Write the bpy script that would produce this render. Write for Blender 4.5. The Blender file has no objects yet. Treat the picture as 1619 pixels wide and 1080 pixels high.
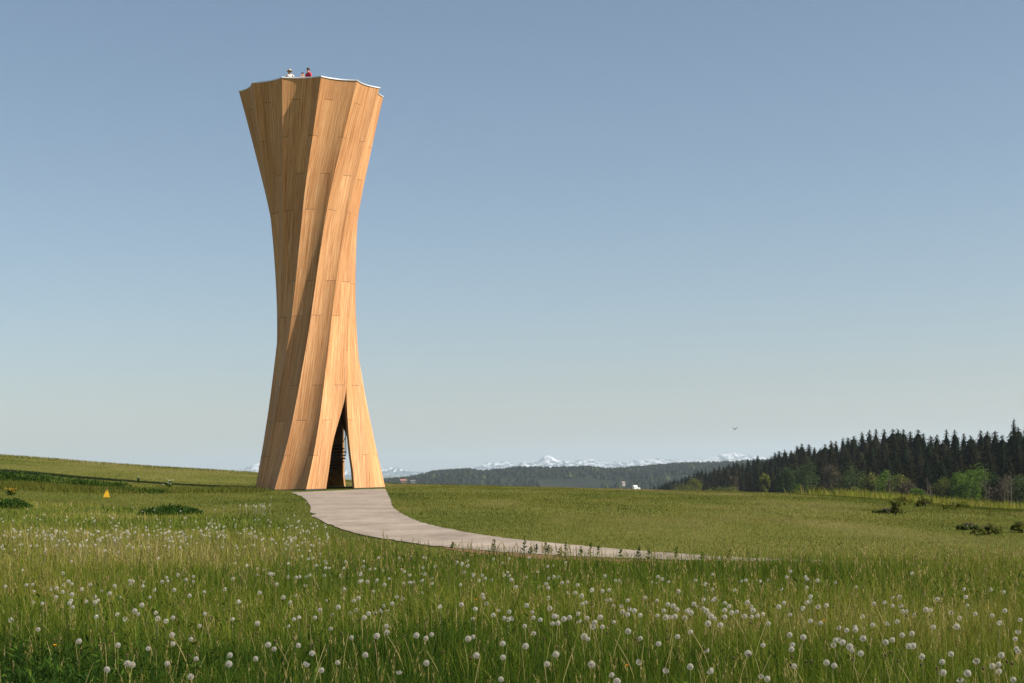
import bpy, bmesh, math, random
import numpy as np
from mathutils import Vector, Matrix, noise as mnoise
random.seed(7); rng = np.random.default_rng(11)
S = bpy.context.scene
R = math.radians

# ---------------------------------------------------------------- camera
F = 2500.0; CZ = 1.6; ROLL = 0.0205; ROW = 741.2           # focal length in photo pixels, eye height, horizon row
cd = bpy.data.cameras.new('camera'); cam = bpy.data.objects.new('camera', cd); S.collection.objects.link(cam)
cam.location = (0, 0, CZ); cam.rotation_euler = (math.pi/2, ROLL, 0)
cd.sensor_width = 36; cd.lens = 36*F/1619; cd.shift_y = (ROW-540)/1619; cd.clip_start = 0.1; cd.clip_end = 60000
S.camera = cam
# ---------------------------------------------------------------- sky, sun, exposure
SUN_AZ = R(107)      # direction towards the sun, clockwise from the view direction (+Y)
SUN_EL = R(42)
w = bpy.data.worlds.new('World'); S.world = w; w.use_nodes = True
nt = w.node_tree; bg = nt.nodes['Background']
sky = nt.nodes.new('ShaderNodeTexSky'); sky.sky_type = 'NISHITA'; sky.sun_disc = False
sky.sun_elevation = SUN_EL; sky.sun_rotation = SUN_AZ; sky.altitude = 600
sky.air_density = 1.0; sky.dust_density = 1.0; sky.ozone_density = 1.9
hs = nt.nodes.new('ShaderNodeHueSaturation'); hs.inputs['Saturation'].default_value = .88; hs.inputs['Hue'].default_value = .489; nt.links.new(sky.outputs[0], hs.inputs['Color']); tn = nt.nodes.new('ShaderNodeMix'); tn.data_type = 'RGBA'; tn.blend_type = 'MULTIPLY'; tn.inputs[0].default_value = 1; tn.inputs[7].default_value = (1.0, .977, 1.005, 1); nt.links.new(hs.outputs[0], tn.inputs[6]); nt.links.new(tn.outputs[2], bg.inputs[0]); bg.inputs[1].default_value = 0.065
sd = bpy.data.lights.new('sun', 'SUN'); sd.energy = 5.0; sd.angle = R(0.5); sd.color = (1.0, 0.93, 0.82)
so = bpy.data.objects.new('sun', sd); S.collection.objects.link(so)
sv = Vector((math.sin(SUN_AZ)*math.cos(SUN_EL), math.cos(SUN_AZ)*math.cos(SUN_EL), math.sin(SUN_EL)))
so.rotation_euler = sv.to_track_quat('Z', 'Y').to_euler()
S.render.engine = 'CYCLES'
S.view_settings.view_transform = 'Standard'; S.view_settings.look = 'None'
S.view_settings.exposure = 0.70; S.view_settings.gamma = 1
S.cycles.max_bounces = 6; S.cycles.volume_bounces = 1; S.cycles.transparent_max_bounces = 8

# ---------------------------------------------------------------- helpers
C = S.collection
def tag(o, label=None, cat=None, group=None, kind=None):
    if label: o['label'] = label
    if cat: o['category'] = cat
    if group: o['group'] = group
    if kind: o['kind'] = kind
    return o
def empty(name, loc, rz=0):
    o = bpy.data.objects.new(name, None); C.objects.link(o); o.location = loc; o.rotation_euler = (0, 0, rz); o.empty_display_size = .2
    return o
def link(name, me, mat=None, parent=None, smooth=False):
    o = bpy.data.objects.new(name, me); C.objects.link(o)
    if mat:
        for m in (mat if isinstance(mat, (list, tuple)) else [mat]): me.materials.append(m)
    if parent: o.parent = parent
    if smooth: me.polygons.foreach_set('use_smooth', [True]*len(me.polygons))
    return o
def npmesh(name, V, Fs, attr=None, mats=None):
    """V (n,3); Fs = list of int arrays (m,k) of polygons"""
    me = bpy.data.meshes.new(name)
    V = np.ascontiguousarray(V, dtype=np.float32)
    me.vertices.add(len(V)); me.vertices.foreach_set('co', V.ravel())
    Fs = [f for f in Fs if len(f)]
    loops = np.concatenate([f.ravel() for f in Fs]).astype(np.int32)
    tot = np.concatenate([np.full(len(f), f.shape[1]) for f in Fs]).astype(np.int32)
    st = np.concatenate([[0], np.cumsum(tot)[:-1]]).astype(np.int32)
    me.loops.add(len(loops)); me.loops.foreach_set('vertex_index', loops)
    me.polygons.add(len(tot)); me.polygons.foreach_set('loop_start', st); me.polygons.foreach_set('loop_total', tot)
    if mats is not None: me.polygons.foreach_set('material_index', mats.astype(np.int32))
    if attr:
        for k, a in attr.items():
            at = me.attributes.new(k, 'FLOAT', 'POINT'); at.data.foreach_set('value', np.ascontiguousarray(a, dtype=np.float32))
    me.update(calc_edges=True); me.validate()
    return me
def bm_obj(name, bm, mat, parent=None, smooth=False):
    me = bpy.data.meshes.new(name); bm.normal_update(); bm.to_mesh(me); bm.free()
    return link(name, me, mat, parent, smooth)
def box(bm, c, s, M=None):
    r = bmesh.ops.create_cube(bm, size=1); 
    for v in r['verts']:
        v.co = Vector((v.co.x*s[0]+c[0], v.co.y*s[1]+c[1], v.co.z*s[2]+c[2]))
        if M: v.co = M @ v.co
    return r['verts']
def tube(bm, pts, rad, n=6, cap=True):
    pts = [Vector(p) for p in pts]; rads = rad if isinstance(rad, (list, tuple)) else [rad]*len(pts)
    rings = []
    for i, p in enumerate(pts):
        d = (pts[min(i+1, len(pts)-1)]-pts[max(i-1, 0)]).normalized()
        q = d.to_track_quat('Z', 'Y')
        rings.append([bm.verts.new(p + q @ Vector((math.cos(a)*rads[i], math.sin(a)*rads[i], 0))) for a in [2*math.pi*k/n for k in range(n)]])
    for a, b in zip(rings, rings[1:]):
        for k in range(n): bm.faces.new((a[k], a[(k+1) % n], b[(k+1) % n], b[k]))
    if cap: bm.faces.new(rings[0][::-1]); bm.faces.new(rings[-1])
def pix(px, py):
    a = px-809.5; b = py-ROW; c, s = math.cos(ROLL), math.sin(ROLL)
    u = c*a - s*b; v = s*a + c*b
    return u/F, -v/F                    # x per metre of depth, z per metre of depth

# value noise for numpy
_tab = rng.random((256, 256))
def vnoise(x, y, s):
    x = np.asarray(x)/s + 1000.3; y = np.asarray(y)/s + 1000.7
    i = np.floor(x).astype(int); j = np.floor(y).astype(int); fx = x-i; fy = y-j
    fx = fx*fx*(3-2*fx); fy = fy*fy*(3-2*fy)
    g = lambda a, b: _tab[a % 256, b % 256]
    return (g(i, j)*(1-fx)+g(i+1, j)*fx)*(1-fy) + (g(i, j+1)*(1-fx)+g(i+1, j+1)*fx)*fy
def fbm(x, y, s, o=4):
    r = 0; a = 1; t = 0
    for k in range(o): r = r + a*vnoise(x+37*k, y-91*k, s/2**k); t += a; a *= .5
    return r/t

# ---------------------------------------------------------------- terrain height
UC = np.array([-850, -610, -410, -190, 210, 490, 810.])
YN = np.array([0.3, 15, 27, 43, 60, 80, 100, 120, 140, 170, 250, 330, 480, 700, 1000, 1500, 2600, 20000.])
ZT = np.array([
 [0, .05, .20, .45, .95, 1.62, 2.05, 2.9, 3.62, 4.10, 3.3, 0, -10, -28, -42, -56, -60, -60],
 [0, .02, .10, .35, .62, 1.10, 1.45, 2.05, 2.52, 2.78, 2.0, -3, -12, -28, -42, -56, -60, -60],
 [0, 0, 0, .28, .46, .62, .92, 1.35, 1.60, 1.62, .2, -4, -12, -28, -42, -56, -60, -60],
 [0, 0, 0, .25, .45, .60, .67, .62, .42, -.2, -4, -8, -15, -28, -42, -56, -60, -60],
 [0, 0, 0, .15, .22, .25, .06, -.24, -.65, -1.5, -5, -8, -12, -20, -30, -52, -60, -60],
 [0, 0, -.02, 0, 0, -.08, -.48, -.88, -1.40, -2.3, -4.4, -6.5, -8.6, -8.5, -15, -48, -60, -60],
 [0, 0, -.05, -.15, -.35, -.92, -1.52, -2.15, -2.85, -4.0, -7.3, -8.9, -8.6, -9, -15, -46, -60, -60]])
def _cr(p0, p1, p2, p3, t):
    return 0.5*((2*p1)+(-p0+p2)*t+(2*p0-5*p1+4*p2-p3)*t*t+(-p0+3*p1-3*p2+p3)*t**3)
def T(x, y):
    x = np.asarray(x, dtype=float); y = np.asarray(y, dtype=float)
    r = np.maximum(np.hypot(x, y), .31); az = np.arctan2(x, y); azc = np.clip(az, -.33, .33)
    u = np.clip(F*np.tan(azc), UC[0], UC[-1]-1e-6)
    i = np.clip(np.searchsorted(UC, u, side='right')-1, 0, len(UC)-2); t = (u-UC[i])/(UC[i+1]-UC[i])
    L = np.log(YN); lr = np.clip(np.log(r), L[0], L[-1]-1e-6)
    j = np.clip(np.searchsorted(L, lr, side='right')-1, 0, len(YN)-2); q = (lr-L[j])/(L[j+1]-L[j])
    def row(ii):
        ii = np.clip(ii, 0, len(UC)-1); n = len(YN)-1
        a = ZT[ii, np.clip(j-1, 0, n)]; b = ZT[ii, j]; c = ZT[ii, np.clip(j+1, 0, n)]; d = ZT[ii, np.clip(j+2, 0, n)]
        s = _cr(a, b, c, d, q); lin = b+(c-b)*q
        return np.where(j < 1, lin, s)
    z = _cr(row(i-1), row(i), row(i+1), row(i+2), t)
    wz = np.clip((np.abs(az)-.45)/.8, 0, 1); wz = wz*wz*(3-2*wz)
    zm = np.interp(np.log(r), L, ZT[3])
    z = z*(1-wz)+zm*wz
    return z + (fbm(x, y, 9.0, 3)-.5)*.10*np.clip(r/30, .3, 1.5)*np.clip((r-3)/10, 0, 1)
def Ts(x, y): return float(T(np.array([x]), np.array([y]))[0])
def ground_at(px, py, h=0.0, ymax=200):
    """where the sight line through a photo pixel meets the ground (raised by h)"""
    ax, az = pix(px, py); Y = np.geomspace(5, ymax, 2500)
    d = CZ+az*Y - (T(ax*Y, Y)+h)
    k = np.argmax(d < 0) if (d < 0).any() else len(Y)-1
    if k > 0 and d[k] < 0: y = Y[k-1]+(Y[k]-Y[k-1])*d[k-1]/(d[k-1]-d[k])
    else: y = Y[k]
    return ax*y, y, Ts(ax*y, y)

# ---------------------------------------------------------------- materials
def mat(name, col=(.5, .5, .5), rough=.8, spec=.3, metal=0):
    m = bpy.data.materials.new(name); m.use_nodes = True; b = m.node_tree.nodes['Principled BSDF']
    b.inputs['Base Color'].default_value = (*col, 1); b.inputs['Roughness'].default_value = rough
    b.inputs['Specular IOR Level'].default_value = spec; b.inputs['Metallic'].default_value = metal
    return m
class NT:
    def __init__(s, m): s.m = m; s.t = m.node_tree; s.b = s.t.nodes['Principled BSDF']
    def n(s, typ, **k):
        x = s.t.nodes.new('ShaderNode'+typ)
        for a, v in k.items(): setattr(x, a, v)
        return x
    def l(s, a, b): s.t.links.new(a, b)
    def math(s, op, a, b=None, c=None):
        x = s.n('Math', operation=op)
        for i, v in enumerate((a, b, c)):
            if v is None: continue
            if isinstance(v, (int, float)): x.inputs[i].default_value = v
            else: s.l(v, x.inputs[i])
        return x.outputs[0]
    def ramp(s, fac, stops):
        r = s.n('ValToRGB'); e = r.color_ramp.elements
        while len(e) < len(stops): e.new(.5)
        for i, (p, c) in enumerate(stops): e[i].position = p; e[i].color = (*c, 1)
        s.l(fac, r.inputs[0]); return r.outputs[0]
    def noise(s, vec, scale, detail=4, rough=.55):
        x = s.n('TexNoise'); x.inputs['Scale'].default_value = scale; x.inputs['Detail'].default_value = detail; x.inputs['Roughness'].default_value = rough
        if vec is not None: s.l(vec, x.inputs['Vector'])
        return x.outputs['Fac']
    def mix(s, fac, a, b, blend='MIX'):
        x = s.n('Mix', data_type='RGBA', blend_type=blend)
        if isinstance(fac, (int, float)): x.inputs[0].default_value = fac
        else: s.l(fac, x.inputs[0])
        for i, v in ((6, a), (7, b)):
            if isinstance(v, tuple): x.inputs[i].default_value = (*v, 1)
            else: s.l(v, x.inputs[i])
        return x.outputs[2]
def noisy(name, c1, c2, scale, rough=.8, spec=.3, bump=0, detail=5):
    m = mat(name, c1, rough, spec); N = NT(m); co = N.n('TexCoord').outputs['Object']
    f = N.noise(co, scale, detail); N.l(N.ramp(f, [(.3, c1), (.7, c2)]), N.b.inputs['Base Color'])
    if bump:
        bp = N.n('Bump'); bp.inputs['Strength'].default_value = bump; N.l(f, bp.inputs['Height']); N.l(bp.outputs[0], N.b.inputs['Normal'])
    return m
def leafmat(name, stops, trans=.35, rough=.6):
    """leaf surface coloured by the per-leaf 'tint' attribute, letting some light through"""
    m = mat(name, (.1, .1, .1), rough, .12); N = NT(m)
    a = N.n('Attribute'); a.attribute_name = 'tint'
    c = N.ramp(a.outputs['Fac'], stops); N.l(c, N.b.inputs['Base Color'])
    tr = N.n('BsdfTranslucent'); N.l(c, tr.inputs[0]); mx = N.n('MixShader'); mx.inputs[0].default_value = trans
    N.l(N.b.outputs[0], mx.inputs[1]); N.l(tr.outputs[0], mx.inputs[2])
    N.l(mx.outputs[0], N.t.nodes['Material Output'].inputs[0])
    return m

# larch panels: uv.x metres across the face (+10 per panel), uv.y metres up
M_wood = mat('larch_panel', (.5, .3, .13), .62, .25); N = NT(M_wood)
uv = N.n('UVMap').outputs[0]; sp = N.n('SeparateXYZ'); N.l(uv, sp.inputs[0]); U, Vv = sp.outputs[0], sp.outputs[1]
BW = .56
colf = N.math('DIVIDE', U, BW); col = N.math('FLOOR', colf); cfr = N.math('FRACT', colf)
ph = N.math('DIVIDE', N.math('ADD', Vv, N.math('MULTIPLY', col, 3.9)), 5.85); seg = N.math('FLOOR', ph); sfr = N.math('FRACT', ph)
cmb = N.n('CombineXYZ'); N.l(col, cmb.inputs[0]); N.l(seg, cmb.inputs[1])
wn = N.n('TexWhiteNoise', noise_dimensions='3D'); N.l(cmb.outputs[0], wn.inputs[0])
cg = N.n('CombineXYZ'); N.l(N.math('MULTIPLY', U, 24.0), cg.inputs[0]); N.l(N.math('MULTIPLY', Vv, .32), cg.inputs[1]); N.l(N.math('MULTIPLY', seg, 3.7), cg.inputs[2])
g1 = N.noise(cg.outputs[0], 1.0, 3, .6)
cg2 = N.n('CombineXYZ'); N.l(N.math('MULTIPLY', U, 55.0), cg2.inputs[0]); N.l(N.math('MULTIPLY', Vv, 1.3), cg2.inputs[1])
g2 = N.noise(cg2.outputs[0], 1.0, 2, .5)
cg3 = N.n('CombineXYZ'); N.l(N.math('MULTIPLY', U, .7), cg3.inputs[0]); N.l(N.math('MULTIPLY', Vv, .16), cg3.inputs[1])
g3 = N.noise(cg3.outputs[0], 1.0, 2, .5)
f = N.math('ADD', N.math('MULTIPLY', g1, .55), N.math('ADD', N.math('MULTIPLY', g2, .30), N.math('MULTIPLY', g3, .15)))
c0 = N.ramp(f, [(.30, (.22, .076, .025)), (.42, (.41, .175, .064)), (.53, (.58, .295, .126)), (.68, (.76, .475, .25))])
tone = N.math('ADD', .85, N.math('MULTIPLY', wn.outputs['Value'], .25))
c1 = N.mix(1.0, c0, tone, 'MULTIPLY')
jn = N.math('LESS_THAN', sfr, .0042); vl = N.math('LESS_THAN', cfr, .022)
c2 = N.mix(N.math('MULTIPLY', vl, .38), c1, (.10, .045, .02)); c3 = N.mix(N.math('MULTIPLY', jn, .8), c2, (.06, .03, .015))
N.l(c3, N.b.inputs['Base Color'])
bp = N.n('Bump'); bp.inputs['Strength'].default_value = .25; bp.inputs['Distance'].default_value = .01; N.l(g1, bp.inputs['Height']); N.l(bp.outputs[0], N.b.inputs['Normal'])
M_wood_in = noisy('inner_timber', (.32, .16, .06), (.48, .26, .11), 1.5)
M_cap = mat('pale_sheet_metal', (.72, .74, .76), .38, .5, .55)
M_steel = noisy('dark_steel', (.03, .032, .035), (.06, .06, .062), 3, .5, .5)
M_rail = mat('grey_steel', (.12, .125, .13), .4, .5, .8)
M_conc = noisy('concrete', (.30, .29, .27), (.40, .39, .36), 2.0, .9)

# grassland surface
M_ground = mat('meadow_ground', (.08, .1, .03), .95, .1); N = NT(M_ground); co = N.n('TexCoord').outputs['Object']
mp = N.n('Mapping'); N.l(co, mp.inputs[0]); mp.inputs['Scale'].default_value = (1, .45, 1)
n1 = N.noise(mp.outputs[0], .055, 5, .6); n2 = N.noise(co, .9, 5, .65); n3 = N.noise(co, 9, 4, .7)
ff = N.math('ADD', N.math('MULTIPLY', n1, .55), N.math('ADD', N.math('MULTIPLY', n2, .28), N.math('MULTIPLY', n3, .17)))
cc = N.ramp(ff, [(.34, (.042, .062, .007)), (.45, (.082, .096, .013)), (.55, (.125, .126, .023)), (.68, (.175, .155, .042))])
N.l(cc, N.b.inputs['Base Color'])
bp = N.n('Bump'); bp.inputs['Strength'].default_value = .6; bp.inputs['Distance'].default_value = .15; N.l(n3, bp.inputs['Height']); N.l(bp.outputs[0], N.b.inputs['Normal'])
M_path = mat('compacted_gravel', (.42, .37, .32), .9, .2); N = NT(M_path); co = N.n('TexCoord').outputs['Object']
a1 = N.noise(co, 60, 3, .7); a2 = N.noise(co, .5, 4, .6)
mp = N.n('Mapping'); N.l(co, mp.inputs[0]); mp.inputs['Scale'].default_value = (1, .6, 1); a3 = N.noise(mp.outputs[0], 2.4, 6, .75)
ff = N.math('ADD', N.math('MULTIPLY', a1, .3), N.math('ADD', N.math('MULTIPLY', a2, .35), N.math('MULTIPLY', a3, .35)))
N.l(N.ramp(ff, [(.36, (.15, .122, .095)), (.5, (.26, .212, .166)), (.64, (.37, .305, .24))]), N.b.inputs['Base Color'])
M_soil = noisy('bare_soil', (.16, .075, .04), (.30, .17, .10), 6, .95, .1, .5)

# ---------------------------------------------------------------- ground, one sheet round the camera
azs = np.concatenate([np.linspace(-.42, .42, 341), np.linspace(.42, 2*math.pi-.42, 92)[1:-1]])
rr = np.concatenate([[.35, 1, 2, 3.5, 5], np.geomspace(7, 320, 240), np.geomspace(330, 40000, 66)])
A, Rr = np.meshgrid(azs, rr); X = Rr*np.sin(A); Y = Rr*np.cos(A); Z = T(X, Y)
nA = len(azs); nR = len(rr); idx = np.arange(nA*nR).reshape(nR, nA); nx = np.roll(idx, -1, 1)
Fq = np.stack([idx[:-1], nx[:-1], nx[1:], idx[1:]], -1).reshape(-1, 4)[:, ::-1]
V = np.stack([X.ravel(), Y.ravel(), Z.ravel()], 1); V = np.concatenate([V, [[0, 0, 0]]])
tri = np.stack([idx[0], np.full(nA, len(V)-1), nx[0]], -1)[:, ::-1]
g = link('ground', npmesh('ground', V, [Fq, tri[:, ::-1][:, ::-1]]), M_ground, smooth=True); tag(g, kind='structure')

# ---------------------------------------------------------------- gravel path, laid on the ground
left = [(460, 779), (480, 788), (490, 800), (494, 814), (520, 830), (570, 846), (640, 858), (700, 866), (780, 873), (860, 878.5), (930, 882), (1010, 885), (1100, 887.5), (1200, 889.5), (1300, 891.5), (1420, 893.5), (1700, 898)]
right = [(609, 773.5), (616, 787), (622, 803), (636, 813), (655, 823), (690, 833), (740, 843), (800, 852), (860, 858.5), (910, 863.5), (970, 869), (1050, 875), (1130, 881), (1220, 885), (1310, 888), (1420, 890.5), (1700, 895)]
def dense(L, n):
    L = np.array(L, float); t = np.linspace(0, len(L)-1, n); i = np.minimum(t.astype(int), len(L)-2); f = (t-i)[:, None]
    p0 = L[np.maximum(i-1, 0)]; p1 = L[i]; p2 = L[i+1]; p3 = L[np.minimum(i+2, len(L)-1)]
    return _cr(p0, p1, p2, p3, f)
nP = 130; GL = [ground_at(*p) for p in dense(left, nP)]; GR = [ground_at(*p) for p in dense(right, nP)]
rag = lambda k, s: .06*(mnoise.noise(Vector((k*.9, s, 0))))+.06*mnoise.noise(Vector((k*3.1, s+5, 0)))
nW = 14; PV = []
for k in range(nP):
    a = Vector(GL[k][:2]); b = Vector(GR[k][:2]); d = (b-a).normalized()
    a = a + d*rag(k, 0)*2; b = b + d*rag(k, 40)*2
    for j in range(nW):
        q = a.lerp(b, j/(nW-1)); PV.append((q.x, q.y, 0))
PV = np.array(PV)
# paved apron joining path and tower
PV[:, 2] = T(PV[:, 0], PV[:, 1])+.02
ip = np.arange(nP*nW).reshape(nP, nW)
PF = np.stack([ip[:-1, :-1], ip[:-1, 1:], ip[1:, 1:], ip[1:, :-1]], -1).reshape(-1, 4)
tag(link('path', npmesh('path', PV, [PF]), M_path), kind='structure')
# bare soil at the path's near edge
SV = []; sx = np.linspace(700, 1040, 60)
for k, x in enumerate(sx):
    y0 = float(np.interp(x, [p[0] for p in left], [p[1] for p in left]))+.4; e = math.sin(math.pi*k/59)**.5
    p = ground_at(x, y0); q = ground_at(x, y0+.3+(6.0+2*mnoise.noise(Vector((k*.6, 3, 0))))*e)
    for t in (0, .5, 1): X_ = p[0]+(q[0]-p[0])*t; Y_ = p[1]+(q[1]-p[1])*t; SV.append((X_, Y_, Ts(X_, Y_)+.012))
ii = np.arange(180).reshape(60, 3); SF = np.stack([ii[:-1, :-1], ii[:-1, 1:], ii[1:, 1:], ii[1:, :-1]], -1).reshape(-1, 4)
tag(link('soil_strip', npmesh('soil', np.array(SV), [SF]), M_soil), kind='structure')

# ================================================================ THE TOWER
H = 22.6; D = 90.04; X0 = -10.954; BZ = CZ-1.0; TH0 = R(-45.865)
RN = np.array([3.771, 3.057, 2.553, 2.257, 2.306, 2.646, 3.301, 4.121]); PN = np.array([-1.3827, -1.1995, -1.0117, -.7873, -.5569, -.3381, -.1331, 0])
def hz(z, v):
    n = 8; h = H/7; t = min(max(z/h, 0), n-1-1e-9); i = int(t); f = t-i
    m = np.empty(n); m[1:-1] = (v[2:]-v[:-2])/2; m[0] = v[1]-v[0]-(m[1]-(v[1]-v[0]))*.5; m[-1] = v[-1]-v[-2]-(m[-2]-(v[-1]-v[-2]))*.5
    return float((2*f**3-3*f*f+1)*v[i]+(f**3-2*f*f+f)*m[i]+(-2*f**3+3*f*f)*v[i+1]+(f**3-f*f)*m[i+1])
def ridge(k, z):
    r = hz(z, RN); a = TH0+hz(z, PN)+R(30*k)
    return Vector((r*math.sin(a), -r*math.cos(a), z))
def fpt(k, t, z, inset=0.0):
    a = ridge(k, z); b = ridge(k+1, z); ch = (b-a).length; p = a.lerp(b, t)
    n = -(a+b); n.z = 0; n.normalize()
    p = p + n*(.105*ch*4*t*(1-t))
    if inset:
        q = Vector((p.x, p.y, 0)); L = q.length; s = (L-inset)/L; p = Vector((p.x*s, p.y*s, z))
    return p, ch
tower = empty('observation_tower', (X0, D, BZ))
tag(tower, 'tall twisted hourglass timber lookout tower with fluted walls beside the gravel path', 'tower')
CUT4 = ([0, 2.16, 3.0, 3.44, 4.1, 4.74, 5.3, 5.75], [.57, .585, .64, .70, .80, .90, .965, 1.0])
CUT5 = ([0, 1.2, 2.46, 4.0, 5.2, 5.75], [.52, .44, .30, .16, .04, 0])
THK = .20
def panel(k):
    nz = 150; ntt = 17; zs = list(np.linspace(.12, H-.03, nz))
    bm = bmesh.new(); uvl = bm.loops.layers.uv.new('UVMap')
    outer = []; inner = []; UVs = {}
    for z in zs:
        t0, t1 = 0.0, 1.0
        zz_ = z if k in (4, 5) else z*1.45
        if k in (4, 8): t1 = float(np.interp(zz_, *CUT4))
        if k in (5, 9): t0 = float(np.interp(zz_, *CUT5))
        _, ch = fpt(k, 0, z); g = .004/ch; t0 += g if t0 == 0 else 0; t1 -= g if t1 == 1 else 0
        ro = []; ri = []
        for j in range(ntt):
            t = t0+(t1-t0)*j/(ntt-1); p, ch = fpt(k, t, z); q, _ = fpt(k, t, z, THK)
            v = bm.verts.new(p); UVs[v] = ((t-.5)*ch+k*10.08+5.04, z); ro.append(v)
            v = bm.verts.new(q); UVs[v] = ((t-.5)*ch+k*10.08+5.04, z); ri.append(v)
        outer.append(ro); inner.append(ri)
    def q(a, b, c, d, mi=0):
        f = bm.faces.new((a, b, c, d)); f.material_index = mi; f.smooth = (mi != 2)
        for l in f.loops: l[uvl].uv = UVs[l.vert]
        if mi == 2: f.material_index = 1
    for i in range(nz-1):
        for j in range(ntt-1):
            q(outer[i][j], outer[i][j+1], outer[i+1][j+1], outer[i+1][j], 0)
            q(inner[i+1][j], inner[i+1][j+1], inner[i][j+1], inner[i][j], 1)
    # reveals: own vertices so edges stay crisp
    def strip(P, Q, flip):
        a = [bm.verts.new(v.co) for v in P]; b = [bm.verts.new(v.co) for v in Q]
        for v, o in list(zip(a, P))+list(zip(b, Q)): UVs[v] = (UVs[o][0]+(0.0 if v in a else THK), UVs[o][1])
        for i in range(len(P)-1):
            vs = (a[i], a[i+1], b[i+1], b[i]) if not flip else (b[i], b[i+1], a[i+1], a[i])
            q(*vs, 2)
    strip([r[0] for r in outer], [r[0] for r in inner], False); strip([r[-1] for r in outer], [r[-1] for r in inner], True)
    strip(outer[0], inner[0], True); strip(outer[-1], inner[-1], False)
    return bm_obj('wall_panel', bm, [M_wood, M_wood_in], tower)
for k in range(12): panel(k)
# coping on the rim, following the scalloped edge
bm = bmesh.new(); rings = []
for k in range(12):
    for j in range(12):
        t = j/12; o, _ = fpt(k, t, H-.03, -.03); i_, _ = fpt(k, t, H-.03, THK+.03)
        rings.append([Vector((o.x, o.y, H-.06)), Vector((o.x, o.y, H)), Vector((i_.x, i_.y, H+.015)), Vector((i_.x, i_.y, H-.06))])
vs = [[bm.verts.new(p) for p in r] for r in rings]
for a, b in zip(vs, vs[1:]+vs[:1]):
    for q_ in range(4): bm.faces.new((a[q_], b[q_], b[(q_+1) % 4], a[(q_+1) % 4]))
bmesh.ops.recalc_face_normals(bm, faces=bm.faces)
bm_obj('rim_coping', bm, M_cap, tower)
# dark steel shoe under the panels, open at the doorways
for k in range(12):
    bm = bmesh.new(); t0, t1 = 0, 1
    if k in (4, 8): t1 = .57
    if k in (5, 9): t0 = .52
    ps = [(fpt(k, t0+(t1-t0)*j/8, 0, .02)[0], fpt(k, t0+(t1-t0)*j/8, 0, THK-.02)[0]) for j in range(9)]
    for (a, b), (c, d) in zip(ps, ps[1:]):
        vv = [bm.verts.new(Vector((p.x, p.y, zz))) for zz in (-.25, .118) for p in (a, c, d, b)]
        for fc in ((0, 1, 5, 4), (1, 2, 6, 5), (2, 3, 7, 6), (3, 0, 4, 7), (4, 5, 6, 7)): bm.faces.new([vv[n_] for n_ in fc])
    bm_obj('base_shoe', bm, M_steel, tower)
def disc(name, z0, z1, ins, m, parent):
    bm = bmesh.new(); P = []
    for k in range(12):
        for t in (0, .25, .5, .75): P.append(fpt(k, t, max(min(z1, H), 0), ins)[0])
    a = [bm.verts.new((p.x, p.y, z0)) for p in P]; b = [bm.verts.new((p.x, p.y, z1)) for p in P]
    bm.faces.new(a[::-1]); bm.faces.new(b)
    for i in range(len(P)): bm.faces.new((a[i], a[(i+1) % len(P)], b[(i+1) % len(P)], b[i]))
    return bm_obj(name, bm, m, parent)
disc('floor_slab', -.3, -.012, .21, M_conc, tower)
disc('threshold_plate', -.012, .004, .03, M_rail, tower)
DECK = H-1.10
disc('viewing_deck', DECK-.25, DECK, THK+.12, M_wood_in, tower)
# spiral stair hung inside the wall
def spt(s, r, dz=0):       # s = step number
    a = R(90)+R((12.2-s)*13.0); return Vector((r*math.sin(a), -r*math.cos(a), .182*s+dz))
bm = bmesh.new(); P = [spt(s/2, .62, 0) for s in range(0, 100)]; vr = []
for p in P:
    n_ = Vector((p.x, p.y, 0)).normalized()*.02
    vr.append([bm.verts.new(p+o) for o in (-n_+Vector((0, 0, -.25)), n_+Vector((0, 0, -.25)), n_+Vector((0, 0, .03)), -n_+Vector((0, 0, .03)))])
for a, b in zip(vr, vr[1:]):
    for q_ in range(4): bm.faces.new((a[q_], b[q_], b[(q_+1) % 4], a[(q_+1) % 4]))
bmesh.ops.recalc_face_normals(bm, faces=bm.faces)
stair = bm_obj('staircase', bm, M_steel, tower)
tread_me = None
for s in range(0, 49):
    bm = bmesh.new(); c_ = []
    for ds in (0, 1.12):
        for rad in (.62, 1.50):
            for dz in (-.075, 0): c_.append(bm.verts.new(spt(s+ds, rad, 0)*1.0 + Vector((0, 0, dz-(.182*ds)))))
    for fc in ((0, 1, 3, 2), (4, 6, 7, 5), (0, 4, 5, 1), (2, 3, 7, 6), (1, 5, 7, 3), (0, 2, 6, 4)): bm.faces.new([c_[q_] for q_ in fc])
    bmesh.ops.recalc_face_normals(bm, faces=bm.faces)
    bm_obj('stair_tread', bm, M_steel, stair)
for rad in (.60, 1.53):
    bm = bmesh.new(); tube(bm, [spt(s/2, rad, 1.0) for s in range(0, 100)], .022, 6)
    rail = bm_obj('handrail', bm, M_rail, stair)
    for s in range(0, 100): p = spt(s/2, rad, 0); tb = bmesh.new(); tube(tb, [p+Vector((0, 0, -.05)), p+Vector((0, 0, 1.0))], .009, 4); tb.to_mesh(_m := bpy.data.meshes.new('b')); tb.free(); BAL = globals().setdefault('BAL_%d' % int(rad*100), bmesh.new()); BAL.from_mesh(_m); bpy.data.meshes.remove(_m)
    bm_obj('balusters', globals()['BAL_%d' % int(rad*100)], M_rail, stair)

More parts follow.
